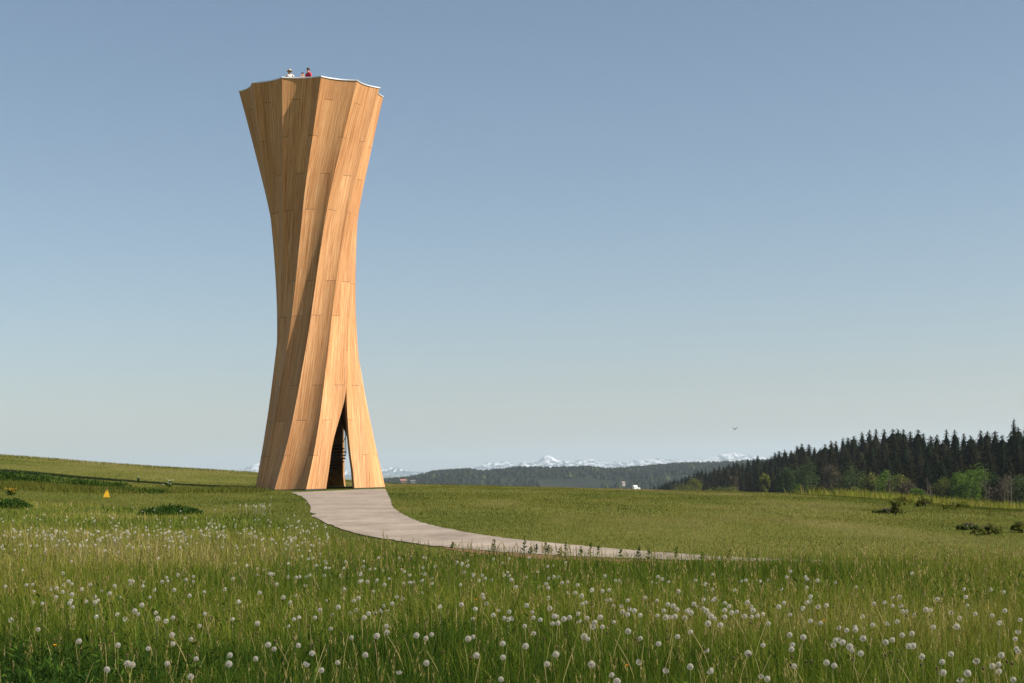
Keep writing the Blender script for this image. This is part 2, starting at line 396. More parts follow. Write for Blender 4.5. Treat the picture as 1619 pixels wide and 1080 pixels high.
# ================================================================ PEOPLE on the deck
M_skin = noisy('skin', (.42, .22, .15), (.50, .28, .19), 9, .6); M_hairD = noisy('dark_hair', (.018, .012, .009), (.035, .024, .018), 40, .6)
M_red = noisy('red_cotton', (.42, .025, .05), (.50, .035, .07), 6, .85); M_white = noisy('white_cotton', (.62, .60, .55), (.70, .68, .62), 6, .85)
M_straw = noisy('straw', (.50, .40, .26), (.60, .50, .34), 30, .85); M_jean = noisy('blue_denim', (.04, .06, .12), (.07, .09, .16), 9, .9)
M_shoe = mat('dark_shoe', (.03, .03, .03)); M_glass = mat('dark_lenses', (.01, .01, .012), .15, .6); M_pink = noisy('pale_pink_cotton', (.60, .40, .38), (.68, .46, .44), 6, .85)
M_hatband = mat('hat_band', (.05, .04, .035))
def skinmesh(name, verts, edges, radii, m, parent, sub=2, root=0):
    me = bpy.data.meshes.new(name); me.from_pydata(verts, edges, []); o = link(name, me, m, parent)
    sk = o.modifiers.new('s', 'SKIN'); sk.use_smooth_shade = True
    sv_ = me.skin_vertices[0].data
    for i, r in enumerate(radii): sv_[i].radius = r if isinstance(r, tuple) else (r, r); sv_[i].use_root = (i == root)
    sb = o.modifiers.new('u', 'SUBSURF'); sb.levels = sub; sb.render_levels = sub
    return o
def make_person(loc, rz, h, label, shirt, hair='short', hat=False, glasses=False, arms='rest', legs=None, head_turn=0.0):
    P = empty('person', loc, rz); tag(P, label, 'person'); P.scale = (h/1.75,)*3       # faces -Y
    V = []; E = []; Rd = []
    def v(x, y, z, r, par=None):
        V.append((x, y, z)); Rd.append(r)
        if par is not None: E.append((par, len(V)-1))
        return len(V)-1
    pel = v(0, 0, .95, (.155, .11)); wa = v(0, 0, 1.08, (.135, .10), pel); ch = v(0, -.01, 1.27, (.165, .115), wa); nb = v(0, 0, 1.43, (.09, .07), ch)
    nk = v(0, 0, 1.50, (.055, .058), nb); hd = v(0, -.012, 1.60, (.070, .082), nk); ht = v(0, -.006, 1.69, (.066, .078), hd)
    hands = []
    for s in (-1, 1):
        hip = v(.10*s, 0, .88, .095, pel); kn = v(.11*s, -.015, .50, .060, hip); an = v(.11*s, .01, .10, .042, kn); ft = v(.12*s, -.10, .04, .038, an); v(.125*s, -.17, .03, .028, ft)
        sh = v(.185*s, 0, 1.40, .060, nb)
        if arms == 'rest': el = (.24*s, -.08, 1.22); wr = (.16*s, -.26, 1.345); hn = (.15*s, -.33, 1.355); fd = (0, -1, -.15)
        elif arms == 'face': el = (.22*s, -.17, 1.20); wr = (.09*s, -.17, 1.45); hn = (.065*s, -.16, 1.52); fd = (-.1*s, 0, 1)
        else: el = (.24*s, .02, 1.12); wr = (.23*s, -.06, .87); hn = (.225*s, -.08, .80); fd = (0, -.2, -1)
        e = v(*el, .044, sh); wv = v(*wr, .029, e); hv = v(*hn, (.040, .020), wv); hands.append((Vector(hn), Vector(fd).normalized(), s))
        fdv = Vector(fd).normalized(); side = Vector((1, 0, 0))
        for q_, L in ((-1.5, .075), (-.5, .088), (.5, .082), (1.5, .062)):       # four fingers, each its own chain
            b0 = Vector(hn)+side*q_*.017*s+fdv*.035; m1 = b0+fdv*L*.45+Vector((0, .004, -.006)); e1 = m1+fdv*L*.4+Vector((0, .010, -.016))
            i0 = v(*b0, .0085, hv); i1 = v(*m1, .008, i0); v(*e1, .0065, i1)
        t0 = Vector(hn)-side*.032*s; t1 = t0-side*.022*s+fdv*.03; i0 = v(*t0, .011, hv); v(*t1, .009, i0)
    body = skinmesh('body', V, E, Rd, M_skin, P)
    # face
    hc = Vector((0, -.012, 1.615)); face = bmesh.new()
    bmesh.ops.create_icosphere(face, subdivisions=2, radius=.016, matrix=Matrix.Translation(hc+Vector((0, -.092, -.01))) @ Matrix.Diagonal((.8, 1.2, 1.7, 1)))
    bm_obj('nose', face, M_skin, P, True)
    for s in (-1, 1):
        face = bmesh.new(); bmesh.ops.create_icosphere(face, subdivisions=2, radius=.02, matrix=Matrix.Translation(hc+Vector((.078*s, .01, 0))) @ Matrix.Diagonal((.4, .8, 1.5, 1)))
        bm_obj('ear', face, M_skin, P, True)
    for s in (-1, 1):
        e = bmesh.new(); bmesh.ops.create_icosphere(e, subdivisions=2, radius=.011 if not glasses else .024, matrix=Matrix.Translation(hc+Vector((.031*s, -.083, .02))) @ Matrix.Diagonal((1, .5, .8, 1)))
        bm_obj('sunglass_lens' if glasses else 'eye', e, M_glass, P, True)
    e = bmesh.new(); bmesh.ops.create_icosphere(e, subdivisions=2, radius=.022, matrix=Matrix.Translation(hc+Vector((0, -.078, -.048))) @ Matrix.Diagonal((1, .4, .3, 1)))
    bm_obj('mouth', e, M_pink, P, True)
    b = bmesh.new(); bmesh.ops.create_uvsphere(b, u_segments=20, v_segments=14, radius=1, matrix=Matrix.Translation(hc+Vector((0, .012, .035))) @ Matrix.Diagonal((.087, .103, .092, 1)))
    for vv in b.verts:
        if vv.co.y < hc.y-.035 and vv.co.z < hc.z+.055: vv.co.y = hc.y-.035+(vv.co.y-hc.y+.035)*.1
        if hair == 'long' and vv.co.z < hc.z-.01 and vv.co.y > hc.y: vv.co.z -= .12; 
        vv.co += vv.co.normalized()*.004*mnoise.noise(vv.co*60)
    bm_obj('hair', b, M_hairD, P, True)
    # shirt, trousers
    SV_ = []; SE = []; SR = []
    def sv2(x, y, z, r, par=None):
        SV_.append((x, y, z)); SR.append(r)
        if par is not None: SE.append((par, len(SV_)-1))
        return len(SV_)-1
    a = sv2(0, 0, .93, (.172, .13)); b_ = sv2(0, 0, 1.08, (.155, .12), a); c_ = sv2(0, -.01, 1.27, (.182, .132), b_); d_ = sv2(0, 0, 1.425, (.10, .085), c_)
    for s in (-1, 1):
        sh = sv2(.19*s, 0, 1.40, .075, d_); el = V[[i for i, x in enumerate(V)][0]]
        tgt = {'rest': (.225*s, -.05, 1.28), 'face': (.21*s, -.11, 1.27), 'down': (.235*s, .01, 1.20)}[arms]; sv2(*tgt, .066, sh)
    skinmesh('shirt', SV_, SE, SR, shirt, P)
    TV = [(0, 0, .96)]; TE = []; TR = [(.165, .12)]
    for s in (-1, 1):
        n0 = len(TV); TV += [(.10*s, 0, .86), (.112*s, -.012, .50), (.112*s, .01, .12)]; TR += [.112, .080, .066]; TE += [(0, n0), (n0, n0+1), (n0+1, n0+2)]
    skinmesh('trousers', TV, TE, TR, legs or M_jean, P)
    for s in (-1, 1):
        b = bmesh.new(); bmesh.ops.create_uvsphere(b, u_segments=14, v_segments=8, radius=1, matrix=Matrix.Translation((.12*s, -.06, .04)) @ Matrix.Diagonal((.052, .14, .05, 1)))
        for vv in b.verts: vv.co.z = max(vv.co.z, 0)
        bm_obj('shoe', b, M_shoe, P, True)
    if hat:
        b = bmesh.new(); prof = [(.175, -.012), (.178, -.004), (.13, .008), (.098, .012), (.094, .06), (.085, .095), (.05, .105), (0, .098)]
        rg = []
        for r_, z_ in prof:
            rg.append([b.verts.new((r_*math.cos(q_*math.pi/12), r_*1.1*math.sin(q_*math.pi/12)-.005, 1.665+z_+(-.012*abs(math.cos(q_*math.pi/12))*(r_ > .12)))) for q_ in range(24)])
        for x_, y_ in zip(rg, rg[1:]):
            for q_ in range(24): b.faces.new((x_[q_], x_[(q_+1) % 24], y_[(q_+1) % 24], y_[q_]))
        bmesh.ops.remove_doubles(b, verts=b.verts, dist=1e-4)
        ho = bm_obj('sun_hat', b, M_straw, P, True); so_ = ho.modifiers.new('t', 'SOLIDIFY'); so_.thickness = .004
        b = bmesh.new(); bmesh.ops.create_cone(b, segments=24, radius1=.0985, radius2=.0975, depth=.028, cap_ends=False, matrix=Matrix.Translation((0, -.005, 1.693)) @ Matrix.Diagonal((1, 1.1, 1, 1)))
        bm_obj('hat_band', b, M_hatband, ho, True)
    return P
def deckpt(px, Yoff):
    ax, _ = pix(px, 118); y = D+Yoff; return (ax*y, y, BZ+DECK)
make_person(deckpt(458, -3.22), R(8), 1.66, 'woman in a straw sun hat, sunglasses and pale top looking over the tower rim', M_white, 'long', True, True, 'rest')
make_person(deckpt(487.5, -3.20), R(-50), 1.76, 'dark haired man in a red shirt turned sideways on top of the tower', M_red, 'short', False, False, 'down')
make_person(deckpt(478.5, -3.26), R(12), 1.50, 'small dark haired child in a pale top right beside the man in red', M_pink, 'long', False, False, 'face')
make_person(deckpt(560, -1.75), R(30), 1.42, 'person almost hidden behind the right of the tower rim, just a head top showing', M_red, 'short', False, False, 'down')

# ================================================================ GRASS
tall = [(0, 792), (150, 800), (300, 812), (420, 822), (480, 842), (560, 868), (700, 884), (820, 889), (1000, 893), (1120, 890), (1300, 889), (1700, 892)]
def pixel_of(x, y, z):
    u = F*x/y; v = -F*(z-CZ)/y; c, s = math.cos(ROLL), math.sin(ROLL)
    return 809.5+c*u+s*v, ROW-s*u+c*v
pathL = np.array([p[:2] for p in GL]); pathR = np.array([p[:2] for p in GR])
poly = np.concatenate([pathL, pathR[::-1]])
def in_poly(x, y, P):
    c = np.zeros(len(x), bool); j = len(P)-1
    for i in range(len(P)):
        xi, yi = P[i]; xj, yj = P[j]
        m = ((yi > y) != (yj > y)) & (x < (xj-xi)*(y-yi)/(yj-yi+1e-12)+xi); c ^= m; j = i
    return c
# where the long grass ends, as a line on the ground
tl = np.array([ground_at(*p)[:2] for p in tall]); tl_az = tl[:, 0]/tl[:, 1]; tl_y = tl[:, 1]
def is_tall(x, y): return y < np.interp(x/y, tl_az, tl_y)+(vnoise(x, y, 1.3)-.5)*1.2
def scatter(y0, y1, dens, xl=-.46, xr=.52):
    n = int(dens*(xr-xl)*(y1**2-y0**2)/2); y = np.sqrt(rng.uniform(y0**2, y1**2, n)); x = rng.uniform(xl, xr, n)*y
    return x, y
def blades(x, y, h, wd, tint, lean=.35, seg=3, curl=.5):
    n = len(x); z = T(x, y)-.01; a = rng.uniform(0, 2*np.pi, n); fa = a+rng.normal(0, .9, n)
    ln = np.abs(rng.normal(0, lean, n)); dx, dy = np.cos(a), np.sin(a)
    wx, wy = -np.sin(fa), np.cos(fa)
    Vs = []; 
    for k in range(seg+1):
        t = k/seg; hor = h*(ln*t+curl*ln*t*t); ver = h*(t-.25*ln*t*t)
        wk = wd*(1-t)**.7*.5 if k else wd*.4
        cx = x+dx*hor; cy = y+dy*hor; cz = z+ver
        if k < seg:
            Vs.append(np.stack([cx-wx*wk, cy-wy*wk, cz], 1)); Vs.append(np.stack([cx+wx*wk, cy+wy*wk, cz], 1))
        else: Vs.append(np.stack([cx, cy, cz], 1))
    m = 2*seg+1; Vv = np.stack(Vs, 1).reshape(-1, 3); b = np.arange(n)[:, None]*m
    quads = [b+np.array([[2*k, 2*k+1, 2*k+3, 2*k+2]]) for k in range(seg-1)]
    tri = b+np.array([[2*seg-2, 2*seg-1, 2*seg]])
    return Vv, (np.concatenate(quads) if quads else np.zeros((0, 4), int)), tri, np.repeat(tint, m)
class Acc:
    def __init__(s): s.V = []; s.Q = []; s.T = []; s.A = []; s.n = 0
    def add(s, V, Q, T_, A):
        s.V.append(V); s.Q.append(Q+s.n); s.T.append(T_+s.n); s.A.append(A); s.n += len(V)
    def build(s, name, m, parent=None):
        me = npmesh(name, np.concatenate(s.V), [np.concatenate(s.Q), np.concatenate(s.T)], {'tint': np.concatenate(s.A)})
        return link(name, me, m, parent)
M_grass = leafmat('grass_blade', [(0, (.010, .034, .003)), (.26, (.052, .102, .007)), (.50, (.125, .165, .014)), (.73, (.205, .205, .028)), (.88, (.31, .245, .070)), (1, (.48, .37, .18))], .38, .85)
M_mown = leafmat('mown_blade', [(0, (.034, .055, .005)), (.35, (.082, .098, .011)), (.65, (.130, .132, .022)), (.85, (.19, .165, .045)), (1, (.27, .22, .09))], .30, .9)
def darkpatch(x, y):      # lush dark docks at the left foreground edge
    return np.exp(-(((x+4.0)/1.3)**2+((y-10.9)/1.8)**2))
acc = Acc()
def tall_zone(y0, y1, dens, hmin, hmax, wd, seg, xl=-.46, xr=.52):
    x, y = scatter(y0, y1, dens, xl, xr); cl = fbm(x, y, .55, 3); keep = is_tall(x, y) & (rng.random(len(x)) < .55+cl)
    x, y, cl = x[keep], y[keep], cl[keep]; n = len(x); big = fbm(x+50, y, 5, 3)
    dp = darkpatch(x, y)
    h = (hmin+(hmax-hmin)*rng.random(n)**1.3)*(.55+.9*cl)*(1-.15*dp)*np.clip(1.25-y/75, .6, 1)
    tint = np.clip(.0+.62*rng.random(n)**1.2+(big-.5)*.9+np.where(rng.random(n) < .05, .4, 0)+np.clip((y-13)/60, 0, .20)+.10*np.clip(x/y/.3, 0, 1)-.4*dp, 0, 1)
    acc.add(*blades(x, y, h, wd*rng.uniform(.6, 1.3, n), tint, .38, seg))
tall_zone(6.5, 14, 1900, .12, .36, .0052, 4)
tall_zone(14, 24, 800, .12, .38, .0075, 3)
tall_zone(24, 40, 260, .12, .36, .012, 2)
tall_zone(40, 75, 75, .12, .30, .02, 2, -.46, .05)
tag(acc.build('tall_grass', M_grass), 'long unmown meadow grass filling the foreground', 'grass', kind='stuff')
# mown grass beyond
acc = Acc()
for y0, y1, dens, hh, wd in ((22, 45, 330, .05, .010), (45, 75, 95, .07, .018), (75, 130, 40, .07, .024), (130, 230, 6, .14, .06)):
    x, y = scatter(y0, y1, dens); k = (~is_tall(x, y)) & (~in_poly(x, y, poly)) & (np.hypot(x-X0, y-D) > 3.86); x, y = x[k], y[k]; n = len(x)
    big = .6*fbm(x+50, y*.45, 7, 3)+.4*fbm(x+11, y*.3, 2.2, 3)
    acc.add(*blades(x, y, hh*rng.uniform(.5, 1.5, n), wd*rng.uniform(.6, 1.3, n), np.clip(.30+.42*rng.random(n)+(big-.5)*2.1+np.clip((y-85)/120, 0, .18), .02, 1), .5, 2))
tag(acc.build('mown_grass', M_mown), 'short mown grass around the tower and path', 'grass', kind='stuff')
# flowering grass stalks, dry stems and weeds
acc = Acc()
x, y = scatter(7, 26, 13); k = is_tall(x, y); x, y = x[k], y[k]; n = len(x); h = rng.uniform(.22, .44, n)
acc.add(*blades(x, y, h, .0038*np.ones(n)*np.clip(y/11, 1, 2), rng.uniform(.45, .95, n), .22, 4, .4))
x, y = scatter(24, 34, 6); k = is_tall(x, y); x, y = x[k], y[k]; n = len(x)
acc.add(*blades(x, y, rng.uniform(.25, .45, n), .010*np.ones(n), rng.uniform(.5, 1, n), .22, 3, .4))
# plumes: several small spikelets round the top of a stalk
x, y = scatter(7, 30, 8); k = is_tall(x, y); x, y = x[k], y[k]; n = len(x); h = rng.uniform(.26, .42, n); la = rng.uniform(0, 6.28, n); ll = rng.uniform(0, .12, n)
z = T(x, y)
for q_ in range(9):
    t = .72+.28*q_/8; a = rng.uniform(0, 6.28, n); L = .028*(1.15-.8*q_/8); cx = x+np.cos(la)*ll*t*t; cy = y+np.sin(la)*ll*t*t; cz = z+h*t
    ww = .0035*np.clip(y/12, 1, 2)
    P0 = np.stack([cx-ww, cy, cz], 1); P1 = np.stack([cx+ww, cy, cz], 1); P2 = np.stack([cx+np.cos(a)*L*.6, cy+np.sin(a)*L*.6, cz+L], 1)
    Vv = np.stack([P0, P1, P2], 1).reshape(-1, 3); tr = np.arange(n)[:, None]*3+np.array([[0, 1, 2]])
    acc.add(Vv, np.zeros((0, 4), int), tr, np.repeat(rng.uniform(.8, 1, n), 3))
ww = .0025*np.clip(y/12, 1, 2)
Vv = np.stack([np.stack([x-ww, y, z], 1), np.stack([x+ww, y, z], 1), np.stack([x+np.cos(la)*ll, y+np.sin(la)*ll, z+h], 1)], 1).reshape(-1, 3)
acc.add(Vv, np.zeros((0, 4), int), np.arange(n)[:, None]*3+np.array([[0, 1, 2]]), np.repeat(rng.uniform(.5, .95, n), 3))
tag(acc.build('grass_stalks', M_grass), 'dry and flowering grass stalks standing above the meadow', 'grass', kind='stuff')

# broad leaf clumps (weeds): leaf-shaped faces on arching ribs
M_weed = leafmat('broad_leaf', [(0, (.012, .034, .005)), (.5, (.034, .075, .008)), (1, (.090, .140, .014))], .3, .9)
def leaves(cx, cy, cz, dirx, diry, dirz, L, W, tint):
    """diamond leaves folded along the rib; direction vectors need not be unit"""
    n = len(cx); d = np.stack([dirx, diry, dirz], 1); d /= np.linalg.norm(d, axis=1)[:, None]+1e-9
    rnd = rng.normal(size=(n, 3)); s = np.cross(d, rnd); s /= np.linalg.norm(s, axis=1)[:, None]+1e-9; u_ = np.cross(s, d)
    p = np.stack([cx, cy, cz], 1); L = np.asarray(L)[:, None] if np.ndim(L) else L; W = np.asarray(W)[:, None] if np.ndim(W) else W
    a = p; m = p+d*L*.5-u_*L*.05; b = p+d*L; l = p+d*L*.45+s*W*.5+u_*W*.1; r = p+d*L*.45-s*W*.5+u_*W*.1
    Vv = np.stack([a, l, b, r], 1).reshape(-1, 3); Q = np.arange(n)[:, None]*4+np.array([[0, 1, 2, 3]])
    return Vv, Q, np.zeros((0, 3), int), np.repeat(tint, 4)
acc = Acc(); n = 20000
x = -4.0+rng.normal(0, 1.0, n); y = 10.7+rng.normal(0, 1.3, n); z = T(x, y)+rng.random(n)**1.4*.25
k = rng.random(n) < (fbm(x, y, .45, 3)-.22)*2.6; x, y, z = x[k], y[k], z[k]; n = len(x)
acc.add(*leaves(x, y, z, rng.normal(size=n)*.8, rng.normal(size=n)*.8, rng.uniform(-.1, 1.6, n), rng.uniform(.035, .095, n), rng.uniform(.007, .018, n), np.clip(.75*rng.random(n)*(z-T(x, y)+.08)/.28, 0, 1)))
tag(acc.build('dock_leaves', M_weed), 'lush dark broad-leaved weeds in the bottom left corner of the meadow', 'ground cover', kind='stuff')

# low herbs and broad leaves mixed through the long grass, in patches
acc = Acc(); x, y = scatter(7, 20, 150); k = is_tall(x, y) & (rng.random(len(x)) < (fbm(x+31, y+7, 1.6, 3)-.42)*4); x, y = x[k], y[k]; n = len(x)
z = T(x, y)+rng.random(n)*.20
acc.add(*leaves(x, y, z, rng.normal(size=n), rng.normal(size=n), rng.uniform(0, 1.6, n), rng.uniform(.03, .09, n)*np.clip(y/14, 1, 1.6), rng.uniform(.008, .020, n)*np.clip(y/14, 1, 1.6), rng.uniform(.25, 1, n)))
tag(acc.build('meadow_herbs', M_weed), 'small broad-leaved herbs mixed through the long meadow grass', 'ground cover', kind='stuff')
def leafy_clump(name, px, py, wid, dep, ht, n, lab, cat, ll=.12, m=None, tlo=0, thi=.6, group=None):
    gx, gy, gz = ground_at(px, py); P = empty(name, (gx, gy, gz)); tag(P, lab, cat, group)
    a = rng.uniform(0, 6.28, n); r = rng.random(n)**.5; x = np.cos(a)*r*wid/2; y = np.sin(a)*r*dep/2
    top = ht*(1-r**2*.8)*(.6+.6*fbm(x+gx*3, y+gy, wid/5, 3)); z = rng.random(n)**.7*top + T(x+gx, y+gy)-gz
    acc = Acc(); acc.add(*leaves(x, y, z, rng.normal(size=n), rng.normal(size=n), rng.uniform(-.3, 1.2, n), rng.uniform(.6, 1.4, n)*ll, rng.uniform(.3, .55, n)*ll, np.clip(tlo+(thi-tlo)*rng.random(n), 0, 1)))
    acc.build('foliage', m or M_weed, P)
    bm = bmesh.new()
    for q_ in range(14):
        a_ = random.uniform(0, 6.28); r_ = random.random()*.4; x_, y_ = math.cos(a_)*r_*wid, math.sin(a_)*r_*dep; z_ = Ts(x_+gx, y_+gy)-gz
        tube(bm, [(x_, y_, z_-.02), (x_*1.05, y_, z_+ht*.5), (x_*1.1+.03, y_, z_+ht*.9*(1-r_))], [.012, .008, .004], 4)
    bm_obj('stems', bm, M_weed, P)
    return P
leafy_clump('nettle_clump', 270, 813, 1.9, 3.2, .30, 2600, 'dark green nettle clump in the pale meadow left of the tower', 'plant', .09)
leafy_clump('nettle_clump', 17, 803, 1.3, 1.4, .34, 1200, 'small dark weed clump near the left edge below the yellow flowers', 'plant', .09)
# the dark overgrown bank at the foot of the left hill
acc = Acc()
for (x0, y0_, x1, y1_), hh, nn, wdt in (((-40, 760, 60, 764), .42, 3600, .7), ((50, 763, 120, 770), .45, 3600, .6), ((110, 769, 190, 775), .40, 4200, .5), ((180, 776, 260, 779), .16, 700, .4)):
    n = nn; t = rng.random(n); A0 = np.array(ground_at(x0, y0_+3)[:2]); B0 = np.array(ground_at(x1, y1_+2)[:2])
    x = A0[0]+(B0[0]-A0[0])*t+rng.normal(0, wdt*.6, n); y = A0[1]+(B0[1]-A0[1])*t+rng.normal(0, wdt*1.3, n)
    hg = hh*(.25+1.3*fbm(x, y, 1.6, 3)); z = T(x, y)+rng.random(n)*hg
    k = rng.random(n) < (fbm(x+9, y, 2.2, 2)-.25)*3
    x, y, z = x[k], y[k], z[k]; n = len(x)
    acc.add(*leaves(x, y, z, rng.normal(size=n)*.6, rng.normal(size=n)*.6, rng.uniform(.2, 1.4, n), rng.uniform(.08, .2, n), rng.uniform(.03, .06, n), np.clip(rng.random(n)*.8, 0, 1)))
tag(acc.build('bank_weeds', M_weed), 'dark overgrown weeds along the bank at the foot of the left hill', 'ground cover', kind='stuff')

# ---------------------------------------------------------------- stalky weeds in front of the path
M_stalk = leafmat('weed_stalk', [(0, (.05, .08, .02)), (1, (.14, .13, .04))], .2)
def stalk_weed(px, py, ht, lab):
    gx, gy, gz = ground_at(px, py); ht *= .72; P = empty('wild_weed', (gx, gy, gz)); tag(P, lab, 'plant', 'tall weeds in front of the gravel path')
    bm = bmesh.new(); tube(bm, [(0, 0, -.02), (.01, 0, ht*.5), (.02, 0, ht)], [.007, .005, .003], 4); bm_obj('stem', bm, M_stalk, P)
    n = 46; t = rng.random(n)**.6; a = rng.uniform(0, 6.28, n); acc = Acc()
    acc.add(*leaves(.02*t, 0*t, ht*(.15+.85*t), np.cos(a), np.sin(a), rng.uniform(.1, 1, n), .055*(1.25-t)+.012, .018*(1.3-t)+.006, rng.random(n)))
    acc.build('leaves', M_weed, P)
for px, ht in ((716, .22), (780, .36), (828, .50), (838, .24), (846, .30), (862, .36), (866, .30), (884, .24), (893, .40), (917, .30), (932, .42), (944, .34), (980, .26), (1009, .36), (1026, .30), (1068, .34), (1110, .26), (1152, .3)):
    py = float(np.interp(px, [p[0] for p in left], [p[1] for p in left]))+2.5
    stalk_weed(px+random.uniform(-1, 1), py, ht, 'leafy green weed stalk standing against the pale gravel path' if px != 828 else 'tallest leafy weed stalk standing against the path, left of centre in the row')

# ================================================================ DANDELIONS
A_ = [(107,125),(298,140),(125,195),(155,192),(325,178),(340,190),(268,210),(297,228),(341,240),(386,215),(266,252),(330,282),(345,300),(450,278),(482,220),(543,200),(520,235),(615,175),(630,178),(672,290),(710,253),(638,318),(790,160),(843,147),(917,155),(917,178),(880,170),(768,180),(826,218),(898,246),(968,228),(971,332),(820,350),(1104,165),(1115,92),(1170,103),(1298,145),(1312,192),(1404,159),(1448,196),(1230,232),(1343,254),(1400,242),(1376,278),(1516,314),(1603,300),(1493,350),(1393,358),(1367,390),(1220,377),(1498,103),(1543,114),(1561,114),(1367,92),(1430,60),(1468,33),(181,406),(374,462),(507,596),(604,567),(626,574),(702,497),(792,568),(816,432),(819,474),(905,452),(946,389),(559,480),(930,545),(904,630),(1090,528),(1085,570),(1212,545),(1299,499),(1271,478),(1414,482),(1479,519),(1453,569),(1524,599),(1600,563),(1568,403),(25,202)]
B_ = [(92,135),(134,120),(225,165),(168,172),(204,194),(124,180),(97,175),(86,180),(150,227),(262,250),(295,188),(323,150),(325,184),(381,174),(427,187),(58,270),(80,258),(13,215),(105,82),(240,283),(219,312),(191,315),(160,327),(128,330),(108,350),(213,390),(215,420),(167,437),(355,434),(47,445),(113,527),(600,450),(624,441),(764,473),(639,529),(765,538),(872,485),(974,570),(1185,572),(1016,524),(273,606),(755,642),(1306,652),(1281,622),(402,565),(868,390),(719,338),(745,314),(770,352),(808,352),(878,292),(904,324),(909,350),(942,360),(987,306),(1008,343),(1022,345),(1000,378),(1026,376),(1054,356),(1080,350),(1122,332),(1124,364),(1164,352),(1226,348),(1200,372),(1192,393),(1236,394),(1149,439),(1168,451),(912,425),(667,149),(681,164),(669,241),(674,256),(686,282),(624,152),(570,98),(598,80),(786,135),(805,170),(826,205),(971,191),(980,210),(1045,185),(1072,180),(1119,196),(1076,230),(1108,232),(1138,246),(1141,285),(1158,278),(1188,216),(1236,224),(1268,219),(1256,265),(1274,266),(1290,291),(1298,174),(1320,174),(1248,152),(1356,268),(1327,295),(1364,310),(1388,318),(1332,322),(1356,335),(1438,255),(1495,270),(1500,156),(1551,180),(1596,225),(1546,288),(1572,295),(1527,317),(1590,312),(1497,340),(1537,348),(1558,346),(1580,345),(1358,415),(1417,448),(1592,440),(1502,474),(1411,560),(1537,600),(427,430),(632,308),(400,448),(18,85),(568,288)]
C_ = [(140,216),(298,173),(275,175),(60,173),(491,158),(466,214),(510,131),(589,168),(637,174),(722,184),(1026,252),(1205,263),(904,283),(993,294),(1030,291),(1040,320),(1058,321),(1015,369),(971,377),(898,385),(1386,332),(1465,340),(1525,317),(1296,392),(1186,395),(1272,324),(1588,416),(1574,451),(1150,312),(640,298),(679,292),(478,280),(453,299),(508,336),(604,366),(652,375),(305,278),(405,378),(738,398),(775,410),(815,395),(817,408),(853,449),(1038,433),(1085,425),(960,467),(991,455),(1070,485),(1090,484),(722,457),(740,455),(756,467),(713,480),(790,488),(800,504),(842,520),(505,432),(570,443),(519,478),(514,500),(379,481),(110,503),(34,583),(128,602),(369,628),(399,640),(680,563),(716,577),(526,580),(308,520),(1132,535),(1228,560),(1270,523),(1390,555),(1508,528),(1495,572),(1497,605),(1580,497),(1588,510),(1465,580),(1348,614),(1313,642),(1232,611),(1565,644),(198,280),(218,296),(197,315),(230,326),(255,322),(198,347),(97,265),(140,268),(150,262),(96,305),(110,317),(50,285),(68,292),(18,318),(38,327),(8,352),(118,378),(150,355),(133,345),(177,385),(292,344),(332,316),(325,346),(352,341),(36,418)]
heads = [(x/2.998+o, 860+y/3) for L, o in ((A_, 0), (B_, 540), (C_, 1080)) for x, y in L]
M_pap = mat('seed_fluff', (.64, .60, .52), .9, .1); N = NT(M_pap); tr = N.n('BsdfTranslucent'); tr.inputs[0].default_value = (.64, .60, .52, 1)
mx = N.n('MixShader'); mx.inputs[0].default_value = .45; N.l(N.b.outputs[0], mx.inputs[1]); N.l(tr.outputs[0], mx.inputs[2]); tp = N.n('BsdfTransparent'); m2 = N.n('MixShader'); m2.inputs[0].default_value = .34; N.l(mx.outputs[0], m2.inputs[1]); N.l(tp.outputs[0], m2.inputs[2]); N.l(m2.outputs[0], N.t.nodes['Material Output'].inputs[0])
M_core = mat('seed_core', (.08, .05, .03)); M_stem = noisy('dandelion_stem', (.30, .32, .07), (.42, .28, .14), 4, .6)
M_yel = mat('yellow_petals', (.75, .38, .01), .7)
def head_mesh(name, half=0.0, seed=0):
    """a ball of little parachutes (six-rayed discs on hair-thin stalks) round a brown seed core"""
    rg = np.random.default_rng(seed); V = []; Q = []; Tt = []; mi = []
    n = 92; k = np.arange(n)+.5; ph_ = np.arccos(1-2*k/n); th = math.pi*(1+5**.5)*k
    dirs = np.stack([np.cos(th)*np.sin(ph_), np.sin(th)*np.sin(ph_), np.cos(ph_)], 1)
    polys = []
    for d in dirs:
        if half and (d @ np.array([.5, .3, .8])) > 1-2*half: continue
        if d[2] < -.93: continue
        r = .0215*rg.uniform(.90, 1.06); a = np.cross(d, [.3, .5, .8]); a /= np.linalg.norm(a); b = np.cross(d, a)
        c = d*r; base = len(V); V.append(c*.92)
        m_ = 7
        for q_ in range(m_):
            an = 2*math.pi*q_/m_+rg.uniform(-.3, .3); V.append(c+(a*math.cos(an)+b*math.sin(an))*.0043+d*.0012)
        for q_ in range(m_):
            if q_ % 2 == 0 or rg.random() < .5: polys.append((base, base+1+q_, base+1+(q_+1) % m_)); mi.append(0)
        b2 = len(V); V += [d*.006+a*.0003, d*.006-a*.0003, c*.92]; polys.append((b2, b2+1, b2+2)); mi.append(0)
    me = npmesh(name, np.array(V), [np.array(polys)], mats=np.array(mi)); me.materials.append(M_pap); return me
